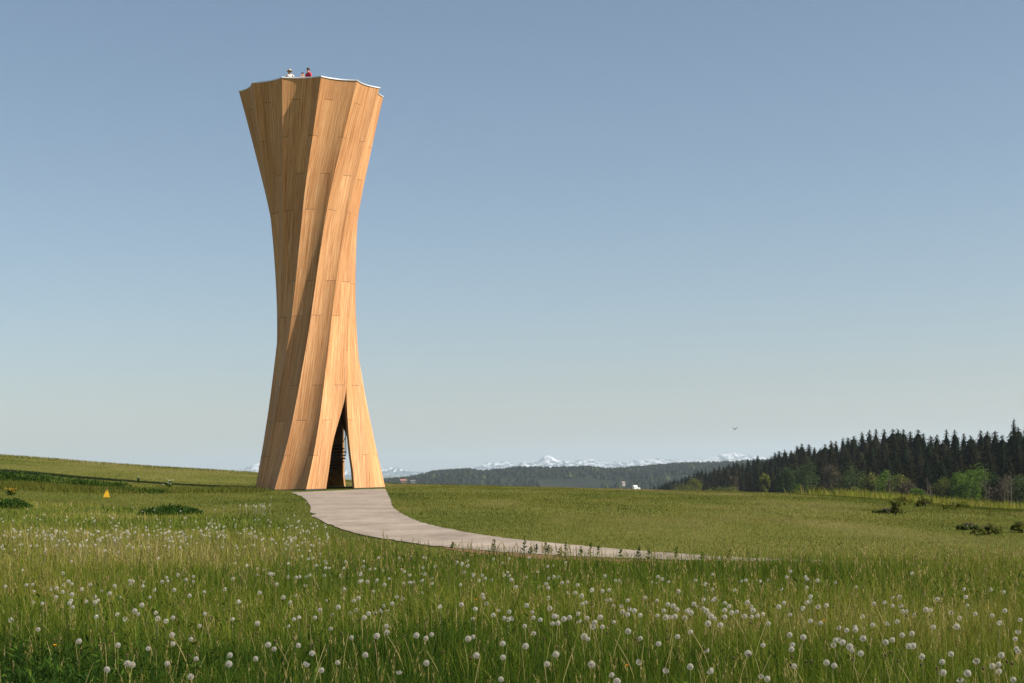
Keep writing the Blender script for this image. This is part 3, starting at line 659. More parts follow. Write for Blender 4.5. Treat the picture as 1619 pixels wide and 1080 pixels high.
def core_mesh():
    bm = bmesh.new(); bmesh.ops.create_icosphere(bm, subdivisions=2, radius=.0078, matrix=Matrix.Diagonal((1, 1, .8, 1)))
    for v in bm.verts: v.co *= 1+.18*mnoise.noise(v.co*900)
    for q_ in range(9):     # bracts folded back
        a = q_*.7; bmesh.ops.create_cone(bm, segments=4, radius1=.0016, radius2=.0003, depth=.012, matrix=Matrix.Translation((math.cos(a)*.006, math.sin(a)*.006, -.008)) @ Matrix.Rotation(.5, 4, 'X'))
    me = bpy.data.meshes.new('core'); bm.to_mesh(me); bm.free(); me.materials.append(M_core); return me
def stem_mesh(lean, bend):
    bm = bmesh.new(); tube(bm, [(lean*(1-t)+bend*math.sin(t*math.pi), bend*.5*math.sin(t*3), -t) for t in [1-k/6 for k in range(7)]], [.0055, .0052, .0048, .0044, .004, .0036, .0032], 5)
    me = bpy.data.meshes.new('stem'); bm.to_mesh(me); bm.free(); me.materials.append(M_stem); return me
HM = [head_mesh('seed_ball', 0, 1), head_mesh('seed_ball', 0, 2), head_mesh('seed_ball', .28, 3), head_mesh('seed_ball', .5, 4)]
CM = core_mesh(); SM = [stem_mesh(-.12, .03), stem_mesh(.10, -.03), stem_mesh(.02, .02), stem_mesh(-.3, .07), stem_mesh(.26, -.05)]
def ray_at(px, py, h):
    return ground_at(px, py, h, 120)
used = []
def dandelion(px, py, label, group, big=1.0, hm=None, h=None):
    h = h or random.uniform(.26, .38)
    if py > 1030: h = max(h, .30)
    gx, gy, gz = ray_at(px, py, h)
    P = empty('dandelion', (gx, gy, gz+h), random.uniform(0, 6.28)); tag(P, label, 'dandelion', group)
    s = big*random.uniform(.70, 1.04)
    mi_ = hm if hm is not None else random.choices((0, 1, 2, 3), (8, 8, 2, 1))[0]; me = HM[mi_]; si_ = random.choice((0, 1, 2, 3, 4))
    if group:
        look = ('', '', 'half-blown ', 'nearly bare ')[mi_]; lean_ = 'leaning ' if si_ > 2 else ''
        P['label'] = look+lean_+label; P['group'] = group+(', '+(look+lean_).strip() if look+lean_ else '')
    o = bpy.data.objects.new('seed_head', me); C.objects.link(o); o.parent = P; o.scale = (s,)*3; o.rotation_euler = (random.uniform(-.4, .4), random.uniform(-.4, .4), 0)
    c = bpy.data.objects.new('seed_core', CM); C.objects.link(c); c.parent = o
    st = bpy.data.objects.new('stem', SM[si_]); C.objects.link(st); st.parent = P; st.scale = (h, h, h+.02)
    used.append((px, py)); return P
zones = [   # (test, label, group)
 (lambda x, y: y < 906, 'distant dandelion clock where the long grass meets path and lawn', 'farthest dandelion clocks in the long grass'),
 (lambda x, y: x < 230 and y < 970, 'white dandelion clock in the drift at the far left', 'dandelion clocks, drift at far left'),
 (lambda x, y: x < 540 and y < 990, 'white dandelion clock in the thin scatter of the meadow below the tower', 'dandelion clocks scattered below the tower'),
 (lambda x, y: x < 540, 'large near dandelion clock in the bottom left foreground', 'nearest dandelion clocks, bottom left'),
 (lambda x, y: x < 720 and y < 1012, 'white dandelion clock in the loose drift left of the middle', 'dandelion clocks, drift left of the middle'),
 (lambda x, y: x < 1010 and y < 1000, 'white dandelion clock in the busy drift around the middle of the meadow', 'dandelion clocks, drift in the middle'),
 (lambda x, y: x < 1210 and y < 995, 'white dandelion clock in the densest bright drift right of centre', 'dandelion clocks, dense drift right of centre'),
 (lambda x, y: x < 1210, 'large near dandelion clock at the bottom of the central foreground', 'nearest dandelion clocks, bottom centre'),
 (lambda x, y: y < 985, 'white dandelion clock in the open scatter on the right of the meadow', 'dandelion clocks scattered on the right'),
 (lambda x, y: x < 1460, 'large near dandelion clock in the right foreground cluster', 'near dandelion clocks, right cluster'),
 (lambda x, y: True, 'large near dandelion clock in the bottom right corner', 'nearest dandelion clocks, bottom right')]
special = {(374/2.998, 1014): 'round dandelion clock at the right edge of the dark leafy corner, bottom left',
 (181/2.998, 860+406/3): 'lone dandelion clock on a leaning stem inside the dark leafy corner at far left',
 (974/2.998+540, 1050): 'big round dandelion clock at bottom centre, left one of the lone pair',
 (1185/2.998+540, 860+572/3): 'big round dandelion clock at bottom centre, right one of the lone pair',
 (47/2.998+540, 860+445/3): 'lone bright dandelion clock under the left drift with a pale green stem',
 (1306/2.998+540, 860+652/3): 'dandelion clock touching the bottom edge right of centre',
 (1565/2.998+1080, 860+644/3): 'dandelion clock touching the bottom edge by the right corner',
 (1348/2.998+1080, 860+614/3): 'largest dandelion clock in the lower right, just left of the corner pair',
 (1205/2.998+1080, 860+263/3): 'bright dandelion clock standing alone high on the right, under the far grass edge'}
heads.sort(key=lambda p: -p[1]); indiv = heads[:300]; rest = heads[300:]
for i, (px, py) in enumerate(indiv):
    lab = None
    for (sx_, sy_), L in special.items():
        if abs(sx_-px) < 1 and abs(sy_-py) < 1: lab = L
    if lab: dandelion(px, py, lab, None, 1.08, 0)
    else:
        for f_, L, G in zones:
            if f_(px, py): dandelion(px, py, L, G); break
# the many smaller ones farther off: one object
pts = [(p[0], p[1]) for p in rest]
for _ in range(330):
    while True:
        x = random.uniform(0, 520); y = random.gauss(845, 14)
        if y > 812 and y < 905 and mnoise.noise(Vector((x*.02, y*.08, 5))) > -.12: break
    pts.append((x, y))
for _ in range(24): pts.append((random.gauss(405, 14), random.gauss(799, 1.6)))
for _ in range(26): pts.append((random.uniform(20, 560), random.uniform(785, 830)))
for _ in range(50): pts.append((random.uniform(380, 900), random.uniform(880, 915)))
for _ in range(90): pts.append((random.uniform(0, 1619), random.uniform(905, 985)))
oc = []; f3 = []; nV = 0
for px, py in pts:
    h = random.uniform(.16, .32); gx, gy, gz = ray_at(px, py, h); c = np.array([gx, gy, gz+h]); n = 46
    d = rng.normal(size=(n, 3)); d /= np.linalg.norm(d, axis=1)[:, None]; a = np.cross(d, rng.normal(size=(n, 3))); a /= np.linalg.norm(a, axis=1)[:, None]; b = np.cross(d, a)
    r = .021*random.uniform(.8, 1.1); s = .0085
    Vv = np.stack([c+d*r+a*s, c+d*r-a*s*.5+b*s*.87, c+d*r-a*s*.5-b*s*.87], 1).reshape(-1, 3)
    oc.append(Vv); f3.append(np.arange(n)[:, None]*3+np.array([[0, 1, 2]])+nV); nV += len(Vv)
    sw = .004; oc.append(np.array([[gx-sw, gy, gz], [gx+sw, gy, gz], [gx, gy, gz+h]])); f3.append(np.array([[nV, nV+1, nV+2]])); nV += 3
tag(link('distant_dandelions', npmesh('distant_dandelions', np.concatenate(oc), [np.concatenate(f3)]), M_pap), 'countless small far dandelion clocks dotting the meadow', 'dandelions', kind='stuff')
# bare flower stems that have lost their seeds
bare = [(335, 975), (490, 1020), (405, 1000), (540, 1000), (995, 960), (1005, 1010), (860, 1010), (1450, 970), (1470, 975), (1380, 1000), (300, 1005), (245, 1010), (178, 1000), (200, 1035), (86, 1012), (640, 1005), (745, 1040), (1160, 1040), (1592, 1045), (1010, 1015), (1055, 1010), (960, 1000), (700, 1030), (1185, 1035), (385, 905), (395, 905), (1318, 960), (1400, 1035), (1250, 1050), (1420, 1045)]
bare += [(random.gauss(cx_, sx_), random.gauss(cy_, sy_)) for cx_, cy_, sx_, sy_, n_ in ((930, 985, 55, 22, 12), (1090, 985, 60, 14, 14), (1350, 1010, 70, 22, 12), (600, 975, 35, 20, 8), (460, 1000, 60, 22, 10), (1540, 1035, 40, 20, 6), (250, 1040, 60, 14, 8)) for _ in range(int(n_*.6))]
for i, (px, py) in enumerate(bare):
    h = random.uniform(.30, .42); gx, gy, gz = ray_at(px, py, h)
    P = empty('bare_dandelion_stem', (gx, gy, gz+h), random.uniform(-.6, .6)); zn_ = ('left part' if px < 560 else 'middle' if px < 1150 else 'right part'); tag(P, 'seedless yellowish dandelion stalk in the %s of the foreground grass' % zn_, 'plant', 'bare dandelion stalks, '+zn_)
    st = bpy.data.objects.new('stem', random.choice(SM)); C.objects.link(st); st.parent = P; st.scale = (h*1.3, h*1.3, h+.02)
    c = bpy.data.objects.new('seed_core', CM); C.objects.link(c); c.parent = P
# yellow blooms in the foreground
def bloom(px, py, lab):
    h = .22; gx, gy, gz = ray_at(px, py, h); P = empty('yellow_flower', (gx, gy, gz+h)); tag(P, lab, 'flower')
    n = 60; a = rng.uniform(0, 6.28, n); acc = Acc(); acc.add(*leaves(0*a, 0*a, 0*a, np.cos(a), np.sin(a), rng.uniform(.1, 1.4, n), .018, .004, 0*a)); acc.build('petals', M_yel, P)
    st = bpy.data.objects.new('stem', SM[2]); C.objects.link(st); st.parent = P; st.scale = (h, h, h+.02)
bloom(991, 1053, 'single yellow bloom low in the grass near the bottom, right of centre')
bloom(87, 1021, 'small orange yellow bloom among the dark leaves at bottom left')
bloom(1303, 982, 'single yellow bloom in the grass right of centre beside white clocks')
bloom(752, 948, 'tiny yellow bloom in the middle of the meadow')

# ---------------------------------------------------------------- small things on the left slope
gx, gy, gz = ground_at(168, 788)
mk = empty('marker_flag', (gx, gy, gz)); tag(mk, 'small yellow triangular marker standing in the grass on the left slope', 'marker')
bm = bmesh.new(); q_ = [bm.verts.new(p) for p in ((-.13, -.03, .04), (.15, -.02, .03), (.10, .09, .05), (-.10, .08, .05), (.02, .0, .38), (.05, .01, .36))]
for fc in ((0, 1, 5, 4), (1, 2, 5), (2, 3, 4, 5), (3, 0, 4), (3, 2, 1, 0)): bm.faces.new([q_[i] for i in fc])
bmesh.ops.bevel(bm, geom=list(bm.edges), offset=.008, segments=2, affect='EDGES')
bm_obj('cover', bm, noisy('yellow_cloth', (.70, .36, .015), (.80, .46, .03), 12, .8), mk)
bm = bmesh.new(); tube(bm, [(.03, 0, -.1), (.03, 0, .44)], .008, 6); bm_obj('stake', bm, M_rail, mk)
def flower_plant(px, py, ht, wd, m, lab, n=26):
    gx, gy, gz = ground_at(px, py); P = empty('flowering_plant', (gx, gy, gz)); tag(P, lab, 'plant')
    acc = Acc(); acc2 = Acc(); bm = bmesh.new()
    for k in range(9):
        x_, y_ = random.gauss(0, wd*.4), random.gauss(0, wd*.3); h_ = ht*random.uniform(.35, 1.1)
        tube(bm, [(x_*.3, y_*.3, -.02), (x_*.8, y_*.8, h_*.6), (x_, y_, h_)], [.007, .005, .003], 4)
        a = rng.uniform(0, 6.28, n); r = rng.random(n)**.5*.038
        acc2.add(*leaves(x_+np.cos(a)*r, y_+np.sin(a)*r, h_+0*a+rng.uniform(-.01, .015, n), np.cos(a), np.sin(a), rng.uniform(.2, 1, n), .020, .015, 0*a))
    bm_obj('stems', bm, M_stalk, P); m_ = 160; a = rng.uniform(0, 6.28, m_); acc.add(*leaves(rng.normal(0, wd*.3, m_), rng.normal(0, wd*.2, m_), rng.random(m_)*ht*.7, np.cos(a), np.sin(a), rng.uniform(0, 1, m_), .10, .04, rng.random(m_)))
    acc.build('leaves', M_weed, P); acc2.build('blossoms', m, P)
M_wf = mat('white_petals', (.72, .70, .64), .8)
flower_plant(267, 771, .42, .30, M_wf, 'bushy white-flowering plant at the foot of the slope left of the tower')
flower_plant(219, 764, .40, .10, M_wf, 'thin pale-flowering plant on the slope left of the bushy white one', 14)
flower_plant(17, 783, .26, .30, M_yel, 'yellow-flowering plant near the left edge of the meadow', 26)

# ================================================================ FOREST on the right
M_con = leafmat('conifer_needles', [(0, (.004, .008, .003)), (.5, (.009, .016, .005)), (1, (.026, .032, .008))], .12, 1)
M_conb = leafmat('brownish_conifer', [(0, (.007, .008, .003)), (.5, (.018, .016, .005)), (1, (.042, .034, .010))], .12, 1)
M_trunk = noisy('bark', (.055, .040, .028), (.10, .075, .052), 3, .9)
M_trunk_pale = noisy('pale_bark', (.08, .062, .045), (.14, .108, .08), 3, .9)
def spruce(seed, ht=1.0, wide=.17, round_=0.0, n_lay=34):
    """unit-height crown: whorls of drooping branches, each a fan of needle sprays"""
    rg = np.random.default_rng(seed); x = []; y = []; z = []; dx = []; dy = []; dz = []; L = []; ti = []
    for l in range(n_lay):
        t = l/(n_lay-1); zc = .10+.88*t; prof = (1-t)**(.72-.35*round_)*(1-round_*.0)+.012
        if round_: prof = min(prof, 1.0)*(1-.35*round_*max(0, .25-t)/.25)
        nb = int(6+8*(1-t)); a0 = rg.uniform(0, 6.28)
        for b in range(nb):
            a = a0+6.283*b/nb+rg.uniform(-.25, .25); Lb = wide*prof*rg.uniform(.6, 1.18); dr = -.25*Lb*(1-t)
            m = max(3, int(Lb/wide*16))
            tb = rg.random()
            for s in range(m):
                q = (s+.6)/m; sx = rg.normal(0, .10)*Lb; px = Lb*q; zz = zc+dr*q+rg.normal(0, .016)
                x.append(math.cos(a)*px-math.sin(a)*sx); y.append(math.sin(a)*px+math.cos(a)*sx); z.append(zz)
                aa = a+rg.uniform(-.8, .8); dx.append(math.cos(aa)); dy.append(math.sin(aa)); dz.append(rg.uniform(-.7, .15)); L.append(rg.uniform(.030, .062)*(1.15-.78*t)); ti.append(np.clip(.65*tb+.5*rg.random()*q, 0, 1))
    x, y, z, dx, dy, dz, L, ti = map(np.array, (x, y, z, dx, dy, dz, L, ti))
    acc = Acc(); acc.add(*leaves(x, y, z, dx, dy, dz, L, L*.55, ti))
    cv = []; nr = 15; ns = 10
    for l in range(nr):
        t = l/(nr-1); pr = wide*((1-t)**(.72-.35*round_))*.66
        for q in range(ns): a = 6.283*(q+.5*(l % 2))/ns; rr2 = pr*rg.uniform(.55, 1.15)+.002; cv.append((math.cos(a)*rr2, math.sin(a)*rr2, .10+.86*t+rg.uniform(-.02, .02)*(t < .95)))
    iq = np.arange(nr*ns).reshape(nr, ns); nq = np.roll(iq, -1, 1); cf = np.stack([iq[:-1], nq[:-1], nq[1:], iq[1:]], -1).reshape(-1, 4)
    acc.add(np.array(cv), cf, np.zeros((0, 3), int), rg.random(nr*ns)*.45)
    tip = np.arange(10)/10.; acc.add(*leaves(0*tip, 0*tip, .93+.07*tip, rg.normal(size=10)*.3, rg.normal(size=10)*.3, 1+0*tip, .03+0*tip, .008+0*tip, tip))
    return npmesh('crown', np.concatenate(acc.V), [np.concatenate(acc.Q)], {'tint': np.concatenate(acc.A)})
def trunk_mesh():
    bm = bmesh.new(); tube(bm, [(0, 0, -.04), (.002, 0, .3), (0, .002, .7), (0, 0, .97)], [.014, .011, .006, .001], 7)
    me = bpy.data.meshes.new('trunk'); bm.to_mesh(me); bm.free(); me.materials.append(M_trunk); return me
TM = trunk_mesh()
CR = []
for sd_, wd_, rd_, mm_ in ((1, .155, 0, M_con), (2, .125, .1, M_con), (3, .185, .35, M_con), (4, .16, .2, M_conb), (5, .20, .6, M_con), (6, .14, 0, M_conb), (7, .20, .75, M_conb)):
    me = spruce(sd_, 1, wd_, rd_); me.materials.append(mm_); CR.append(me)
def conifer(x, y, z, h, label, group, kind=None, sw=1.0):
    P = empty('conifer', (x, y, z), random.uniform(0, 6.28)); tag(P, label, 'conifer tree', group)
    me = CR[kind] if kind is not None else random.choice(CR)
    c = bpy.data.objects.new('crown', me); C.objects.link(c); c.parent = P; c.scale = (h*sw, h*sw, h)
    t = bpy.data.objects.new('trunk', TM); C.objects.link(t); t.parent = P; t.scale = (h, h, h)
def ucol(px, row=750): return F*pix(px, row)[0]
YFx = [1010, 1060, 1150, 1300, 1450, 1619, 1760]; YFv = [900, 820, 700, 500, 410, 340, 320]
TOPx = [1010, 1030, 1060, 1110, 1150, 1200, 1250, 1300, 1340, 1365, 1400, 1450, 1500, 1550, 1600, 1619, 1700, 1760]
TOPy = [776, 768, 757, 742, 730, 718, 706, 697, 690, 678, 674, 677, 679, 681, 676, 672, 668, 668]
zl = [(1150, 'conifer at the low far left end of the wood', 'conifers at the far left end of the wood'),
      (1300, 'conifer in the left half of the wood', 'conifers on the left of the wood'),
      (1450, 'conifer in the tall middle of the wood', 'conifers in the middle of the wood'),
      (1900, 'conifer at the right end of the wood', 'conifers at the right of the wood')]
def cz_label(px):
    for lim, L, G in zl:
        if px < lim: return L, G
cnt = 0
for row, (fy, fh) in enumerate(((1.22, 1.0), (1.12, .90), (1.05, .76), (1.0, .62))):
    px = 1022 + row*5
    while px < 1750 and cnt < 292:
        Yf = np.interp(px, YFx, YFv)*fy*random.uniform(.985, 1.015); top = np.interp(px, TOPx, TOPy)+9*mnoise.noise(Vector((px*.035, 1, 0)))*min(1, (px-1010)/150)
        ax, az_t = pix(px, top + (6.5*random.random()**1.4*min(1, (px-1000)/160)+1 if row == 0 else 0)); x = ax*Yf; z0 = Ts(x, Yf)
        if row == 0: h = (CZ+az_t*Yf)-z0
        else: h = ((CZ+az_t*Yf)-z0)*fh*random.uniform(.9, 1.04)
        h = max(6, min(h, 27))
        L, G = cz_label(px)
        kd = random.choice((0, 1, 2, 4, 0, 2)) if row < 1 else random.choice((3, 5, 6, 3, 2, 0, 1, 6))
        sw_ = random.uniform(1.35, 2.2); tone_ = 'brownish' if kd in (3, 5, 6) else 'dark green'; shp = 'broad' if .82*(sw_*(.155, .125, .185, .16, .20, .14, .20)[kd]) > .24 else 'narrow'; L = '%s %s %s' % (shp, tone_, L if row > 1 else L.replace('conifer', 'treeline conifer')); conifer(x, Yf, z0-.3, h, L, G+', '+shp+' '+tone_+(' behind' if row < 2 else ' in front'), kd, sw_); cnt += 1
        step_m = random.uniform(1.7, 3.1) if row == 0 else random.uniform(3.0, 4.8)
        px += max(step_m*F/Yf*.95, 6.0 if row == 0 else 9)
ax, az_ = pix(1603, 663); x = ax*400; conifer(x, 400, Ts(x, 400), CZ+az_*400-Ts(x, 400), 'tallest pointed spruce at the right edge of the wood rising above the treeline', None, 0, .9)
# dark undergrowth filling the wood's floor
acc = Acc(); n = 26000; pxs = rng.uniform(1015, 1760, n); yf = np.interp(pxs, YFx, YFv)*rng.uniform(1.0, 1.3, n)
x = (pxs-809.5)/F*yf; y = yf; z = T(x, y)+rng.random(n)**1.3*4.5
acc.add(*leaves(x, y, z, rng.normal(size=n), rng.normal(size=n), rng.normal(size=n)*.6, rng.uniform(.5, 1.1, n), rng.uniform(.3, .6, n), rng.random(n)*.6))
tag(acc.build('undergrowth', M_con), 'dark undergrowth on the floor of the wood', 'undergrowth', kind='stuff')

# broadleaf shrubs and small trees at the wood's edge
def leafm(nm, a, b, c): return leafmat(nm, [(0, a), (.5, b), (1, c)], .35)
M_lg = leafm('fresh_green_leaves', (.040, .082, .008), (.078, .140, .013), (.125, .20, .02))
M_og = leafm('olive_leaves', (.056, .072, .014), (.105, .118, .022), (.18, .18, .034))
M_gg = leafm('grey_green_leaves', (.030, .048, .016), (.060, .090, .026), (.10, .13, .042))
M_dg = leafm('deep_green_leaves', (.018, .034, .010), (.032, .058, .014), (.055, .090, .020))
M_yg = leafm('yellow_green_leaves', (.075, .088, .012), (.13, .138, .018), (.20, .195, .026))
M_tw = leafm('brown_twigs', (.060, .048, .028), (.095, .075, .045), (.14, .11, .07))
def broadleaf(px, py, Y, ht, wd, m, lab, name='young_tree', n=2600, ll=.34, form='oval', group=None, cat='tree'):
    ax, az_ = pix(px, py); x = ax*Y; z0 = Ts(x, Y)
    P = empty(name, (x, Y, z0), random.uniform(0, 6.28)); tag(P, lab, cat, group)
    K = 16 if form != 'column' else 26; cl = []
    bm = bmesh.new()
    tube(bm, [(0, 0, -.3), (.05, 0, ht*.3), (-.04, .05, ht*.62), (0, 0, ht*.9)], [ht*.018+.03, ht*.014+.02, ht*.008+.01, .01], 6)
    for k in range(K):
        t = random.random(); 
        if form == 'bush': zc = ht*(.22+.55*t); rad = wd/2*math.sqrt(max(.05, 1-(t*.95)**2))*.75
        elif form == 'column': zc = ht*(.15+.8*t); rad = wd/2*(.55+.3*math.sin(t*3.14))
        else: zc = ht*(.28+.62*t); rad = wd/2*math.sin(math.pi*(.18+.74*t))*.75
        a = random.uniform(0, 6.28); rr_ = rad*random.random()**.5; c = Vector((math.cos(a)*rr_, math.sin(a)*rr_, zc)); cl.append((c, random.uniform(.5, 1.0)*min(wd*.26, ht*.36)))
        zb = max(zc*.45, .1); tube(bm, [(0, 0, zb), (c.x*.5, c.y*.5, (zb+zc)/2+.1), (c.x, c.y, zc)], [ht*.008+.01, ht*.005+.006, .006], 4)
    bm_obj('trunk', bm, M_trunk, P)
    acc = Acc(); per = n//K
    for c, r in cl:
        d = rng.normal(size=(per, 3)); d /= np.linalg.norm(d, axis=1)[:, None]; rad = r*rng.random(per)[:, None]**.45*(1+.3*rng.normal(size=(per, 1))*.5)
        p = np.array(c)+d*rad*np.array([1, 1, 1.25 if form != 'bush' else .8])
        p[:, 2] = np.maximum(p[:, 2], .05)
        acc.add(*leaves(p[:, 0], p[:, 1], p[:, 2], rng.normal(size=per), rng.normal(size=per), rng.normal(size=per), rng.uniform(.6, 1.3, per)*ll, rng.uniform(.4, .8, per)*ll, np.clip(.5*rng.random(per)+random.uniform(0, .5), 0, 1)))
    acc.build('crown', m, P)
def barepole(px, Y, h, lab, m=None):
    ax, _ = pix(px, 750); x = ax*Y; z0 = Ts(x, Y); P = empty('dead_tree', (x, Y, z0)); tag(P, lab, 'tree', 'bare dead trunks at the edge of the wood')
    bm = bmesh.new(); l = random.uniform(-.4, .4); tube(bm, [(0, 0, -.3), (l*.3, 0, h*.5), (l, 0, h)], [.14, .10, .03], 6); bm_obj('trunk', bm, m or M_trunk_pale, P)
    bm = bmesh.new()
    for k in range(26):
        t = random.uniform(.25, 1); a = random.uniform(0, 6.28); L = random.uniform(.5, 1.9)*(1.15-t*.8); p = Vector((l*t*t, 0, h*t)); q = p+Vector((math.cos(a)*L, math.sin(a)*L, L*random.uniform(.3, 1.3))); tube(bm, [p, (p+q)/2+Vector((0, 0, -.1)), q], [.05, .035, .015], 4)
    bm_obj('branches', bm, m or M_trunk_pale, P)
EDGE = [ # px, Y, height, width, material, label, form
 (1085, 720, 5.5, 15, M_og, 'rounded olive bush at the left end of the wood edge', 'bush'),
 (1070, 760, 5, 9, M_dg, 'low dark bush beside the rounded olive bush, far left of the wood', 'bush'),
 (1098, 740, 6, 8, M_yg, 'yellowish bush behind the rounded olive bush', 'oval'),
 (1140, 600, 4.2, 15, M_og, 'wide low olive hedge bush in front of the dark conifers', 'bush'),
 (1158, 600, 3.6, 10, M_yg, 'low yellow green bush right of the wide olive hedge', 'bush'),
 (1208, 560, 11.5, 3.2, M_yg, 'slender bright yellow green sapling against the dark wood', 'column'),
 (1160, 640, 9, 4.0, M_tw, 'thin brownish young tree left of the bright sapling', 'column'),
 (1243, 500, 7.5, 8, M_dg, 'dark green leafy tree left of the tall grey green one', 'oval'),
 (1258, 500, 6.2, 8, M_lg, 'fresh green bush at the foot of the tall grey green tree', 'bush'),
 (1276, 490, 13.5, 8.0, M_gg, 'tall grey green feathery tree at the wood edge', 'oval'),
 (1312, 470, 11, 5.0, M_tw, 'brown leafless-looking slender tree at the wood edge', 'column'),
 (1346, 430, 10, 8.0, M_gg, 'broad grey green tree in the middle of the wood edge', 'oval'),
 (1352, 425, 3.2, 4.0, M_og, 'small pale bush under the broad grey green tree', 'bush'),
 (1330, 430, 4.0, 7.0, M_dg, 'deep green low bush left of the small pale bush', 'bush'),
 (1377, 405, 7.2, 5.0, M_og, 'olive shrub left of the bright green trees', 'oval'),
 (1386, 405, 5.2, 6.0, M_dg, 'deep green shrub between the olive shrub and the bright tree', 'bush'),
 (1403, 395, 8.0, 6.2, M_lg, 'bright green young tree in the middle of the edge shrubs', 'oval'),
 (1421, 385, 7.4, 6.0, M_og, 'loose olive tree right of the bright green young tree', 'oval'),
 (1436, 375, 5.0, 4.2, M_tw, 'brownish twiggy bush right of the loose olive tree', 'oval'),
 (1449, 370, 3.8, 4.6, M_lg, 'small round green bush left of the pale bare trunks', 'bush'),
 (1488, 350, 6.6, 5.2, M_og, 'olive yellow shrub beside the pale bare trunks', 'oval'),
 (1497, 350, 5.0, 5.0, M_yg, 'bright olive bush right of the pale bare trunks', 'bush'),
 (1516, 345, 8.2, 5.6, M_lg, 'dense fresh green tree with a rounded top near the right edge', 'oval'),
 (1532, 340, 7.2, 5.8, M_lg, 'dense green tree in front of the tallest bright one', 'oval'),
 (1549, 348, 11.0, 7.0, M_lg, 'tallest bright green tree at the right of the wood edge', 'oval'),
 (1572, 345, 8.0, 4.5, M_dg, 'deep green tree right of the tallest bright one', 'oval'),
 (1612, 325, 7.0, 5.0, M_gg, 'grey green tree cut by the right edge of the picture', 'oval'),
 (1590, 330, 5.5, 6.0, M_tw, 'brown twiggy shrub near the right edge', 'oval')]
ETOP = (760, 766, 757, 766, 769, 749, 752, 742, 762, 733, 739, 738, 770, 768, 752, 765, 748, 753, 765, 772, 757, 768, 750, 752, 739, 755, 755, 762)
for (px, Y_, h_, w_, m_, lab, form), top_ in zip(EDGE, ETOP):
    w_ *= 1.25; ax, az_ = pix(px, top_); h_ = max(h_*.6, CZ+az_*Y_-Ts(ax*Y_, Y_))
    broadleaf(px, 770, Y_, h_, w_, m_, lab, 'shrub' if form == 'bush' else 'young_tree', 2600, .30+.00035*Y_, form, None, 'shrub' if form == 'bush' else 'tree')
for px, Y_, t_ in ((1466, 345, 756), (1471, 345, 763), (1558, 330, 743), (1562, 328, 768), (1587, 322, 750), (1593, 322, 754), (1598, 321, 748), (1310, 470, 742), (1316, 470, 746), (1405, 380, 748)):
    ax, az_ = pix(px, t_); h_ = CZ+az_*Y_-Ts(ax*Y_, Y_)
    barepole(px, Y_, h_, 'pale bare dead trunk with thin branches at the edge of the wood')
# rough bushes on the far edge of the meadow
for px, py, hp_, wp_, m_, lab in ((1418, 815, 26, 26, M_og, 'lone small bush on the meadow in front of the wood'), (1424, 799, 16, 44, M_yg, 'low yellowish scrub just behind the lone small bush'),
   (1562, 846, 16, 80, M_og, 'sprawling dull grey green bush low on the right of the meadow'), (1530, 838, 5, 60, M_gg, 'small flat bush left of the sprawling grey green one'), (1614, 842, 16, 36, M_og, 'dull bush cut by the right picture edge on the meadow'),
   (1405, 812, 5, 66, M_dg, 'flat dark green tuft on the meadow in front of the wood'), (1462, 802, 16, 44, M_og, 'low olive bush at the meadow rim beneath the bare trunks'), (1512, 807, 16, 90, M_yg, 'yellowish rough scrub at the meadow rim near the right edge')):
    gx, gy, gz = ground_at(px, py, 0, 190); broadleaf(px, py, gy, hp_*gy/F, wp_*gy/F, m_, lab, 'shrub', 420, .055+.0011*gy*.6, 'bush', None, 'shrub')
# lusher unmown grass in the hollow at the foot of the left hill
acc = Acc(); n = 26000; t = rng.random(n); A0 = np.array(ground_at(-60, 770)[:2]); M0 = np.array(ground_at(200, 778)[:2]); B0 = np.array(ground_at(404, 776)[:2])
pp = np.where(t[:, None] < .55, A0+(M0-A0)*(t[:, None]/.55), M0+(B0-M0)*((t[:, None]-.55)/.45)); x = pp[:, 0]+rng.normal(0, .6, n); y = pp[:, 1]+rng.normal(0, 2.0, n)
k = (np.hypot(x-X0, y-D) > 4.5) & (rng.random(n) < fbm(x, y, 4, 2)*1.5-.1); x, y = x[k], y[k]; n = len(x)
acc.add(*blades(x, y, rng.uniform(.10, .34, n), .025*np.ones(n), rng.uniform(.2, .75, n), .3, 2))
tag(acc.build('hollow_grass', M_mown), 'lush green grass in the hollow at the foot of the left hill', 'grass', kind='stuff')
# rough long grass along the meadow's far rim
acc = Acc(); n = 30000; pxs = rng.uniform(1240, 1680, n); yy = np.interp(pxs, [1240, 1400, 1680], [118, 128, 140])*rng.uniform(.72, 1.5, n); x = (pxs-809.5)/F*yy
k = rng.random(n) < (fbm(x, yy, 6, 2)*1.6-.3)*np.clip((pxs-1240)/230, 0, 1); x, yy = x[k], yy[k]; n = len(x)
acc.add(*blades(x, yy, rng.uniform(.25, .8, n), .05*np.ones(n), rng.uniform(.45, .9, n), .3, 2))
tag(acc.build('rough_grass', M_grass), 'rough yellowish long grass at the far rim of the meadow before the wood', 'grass', kind='stuff')

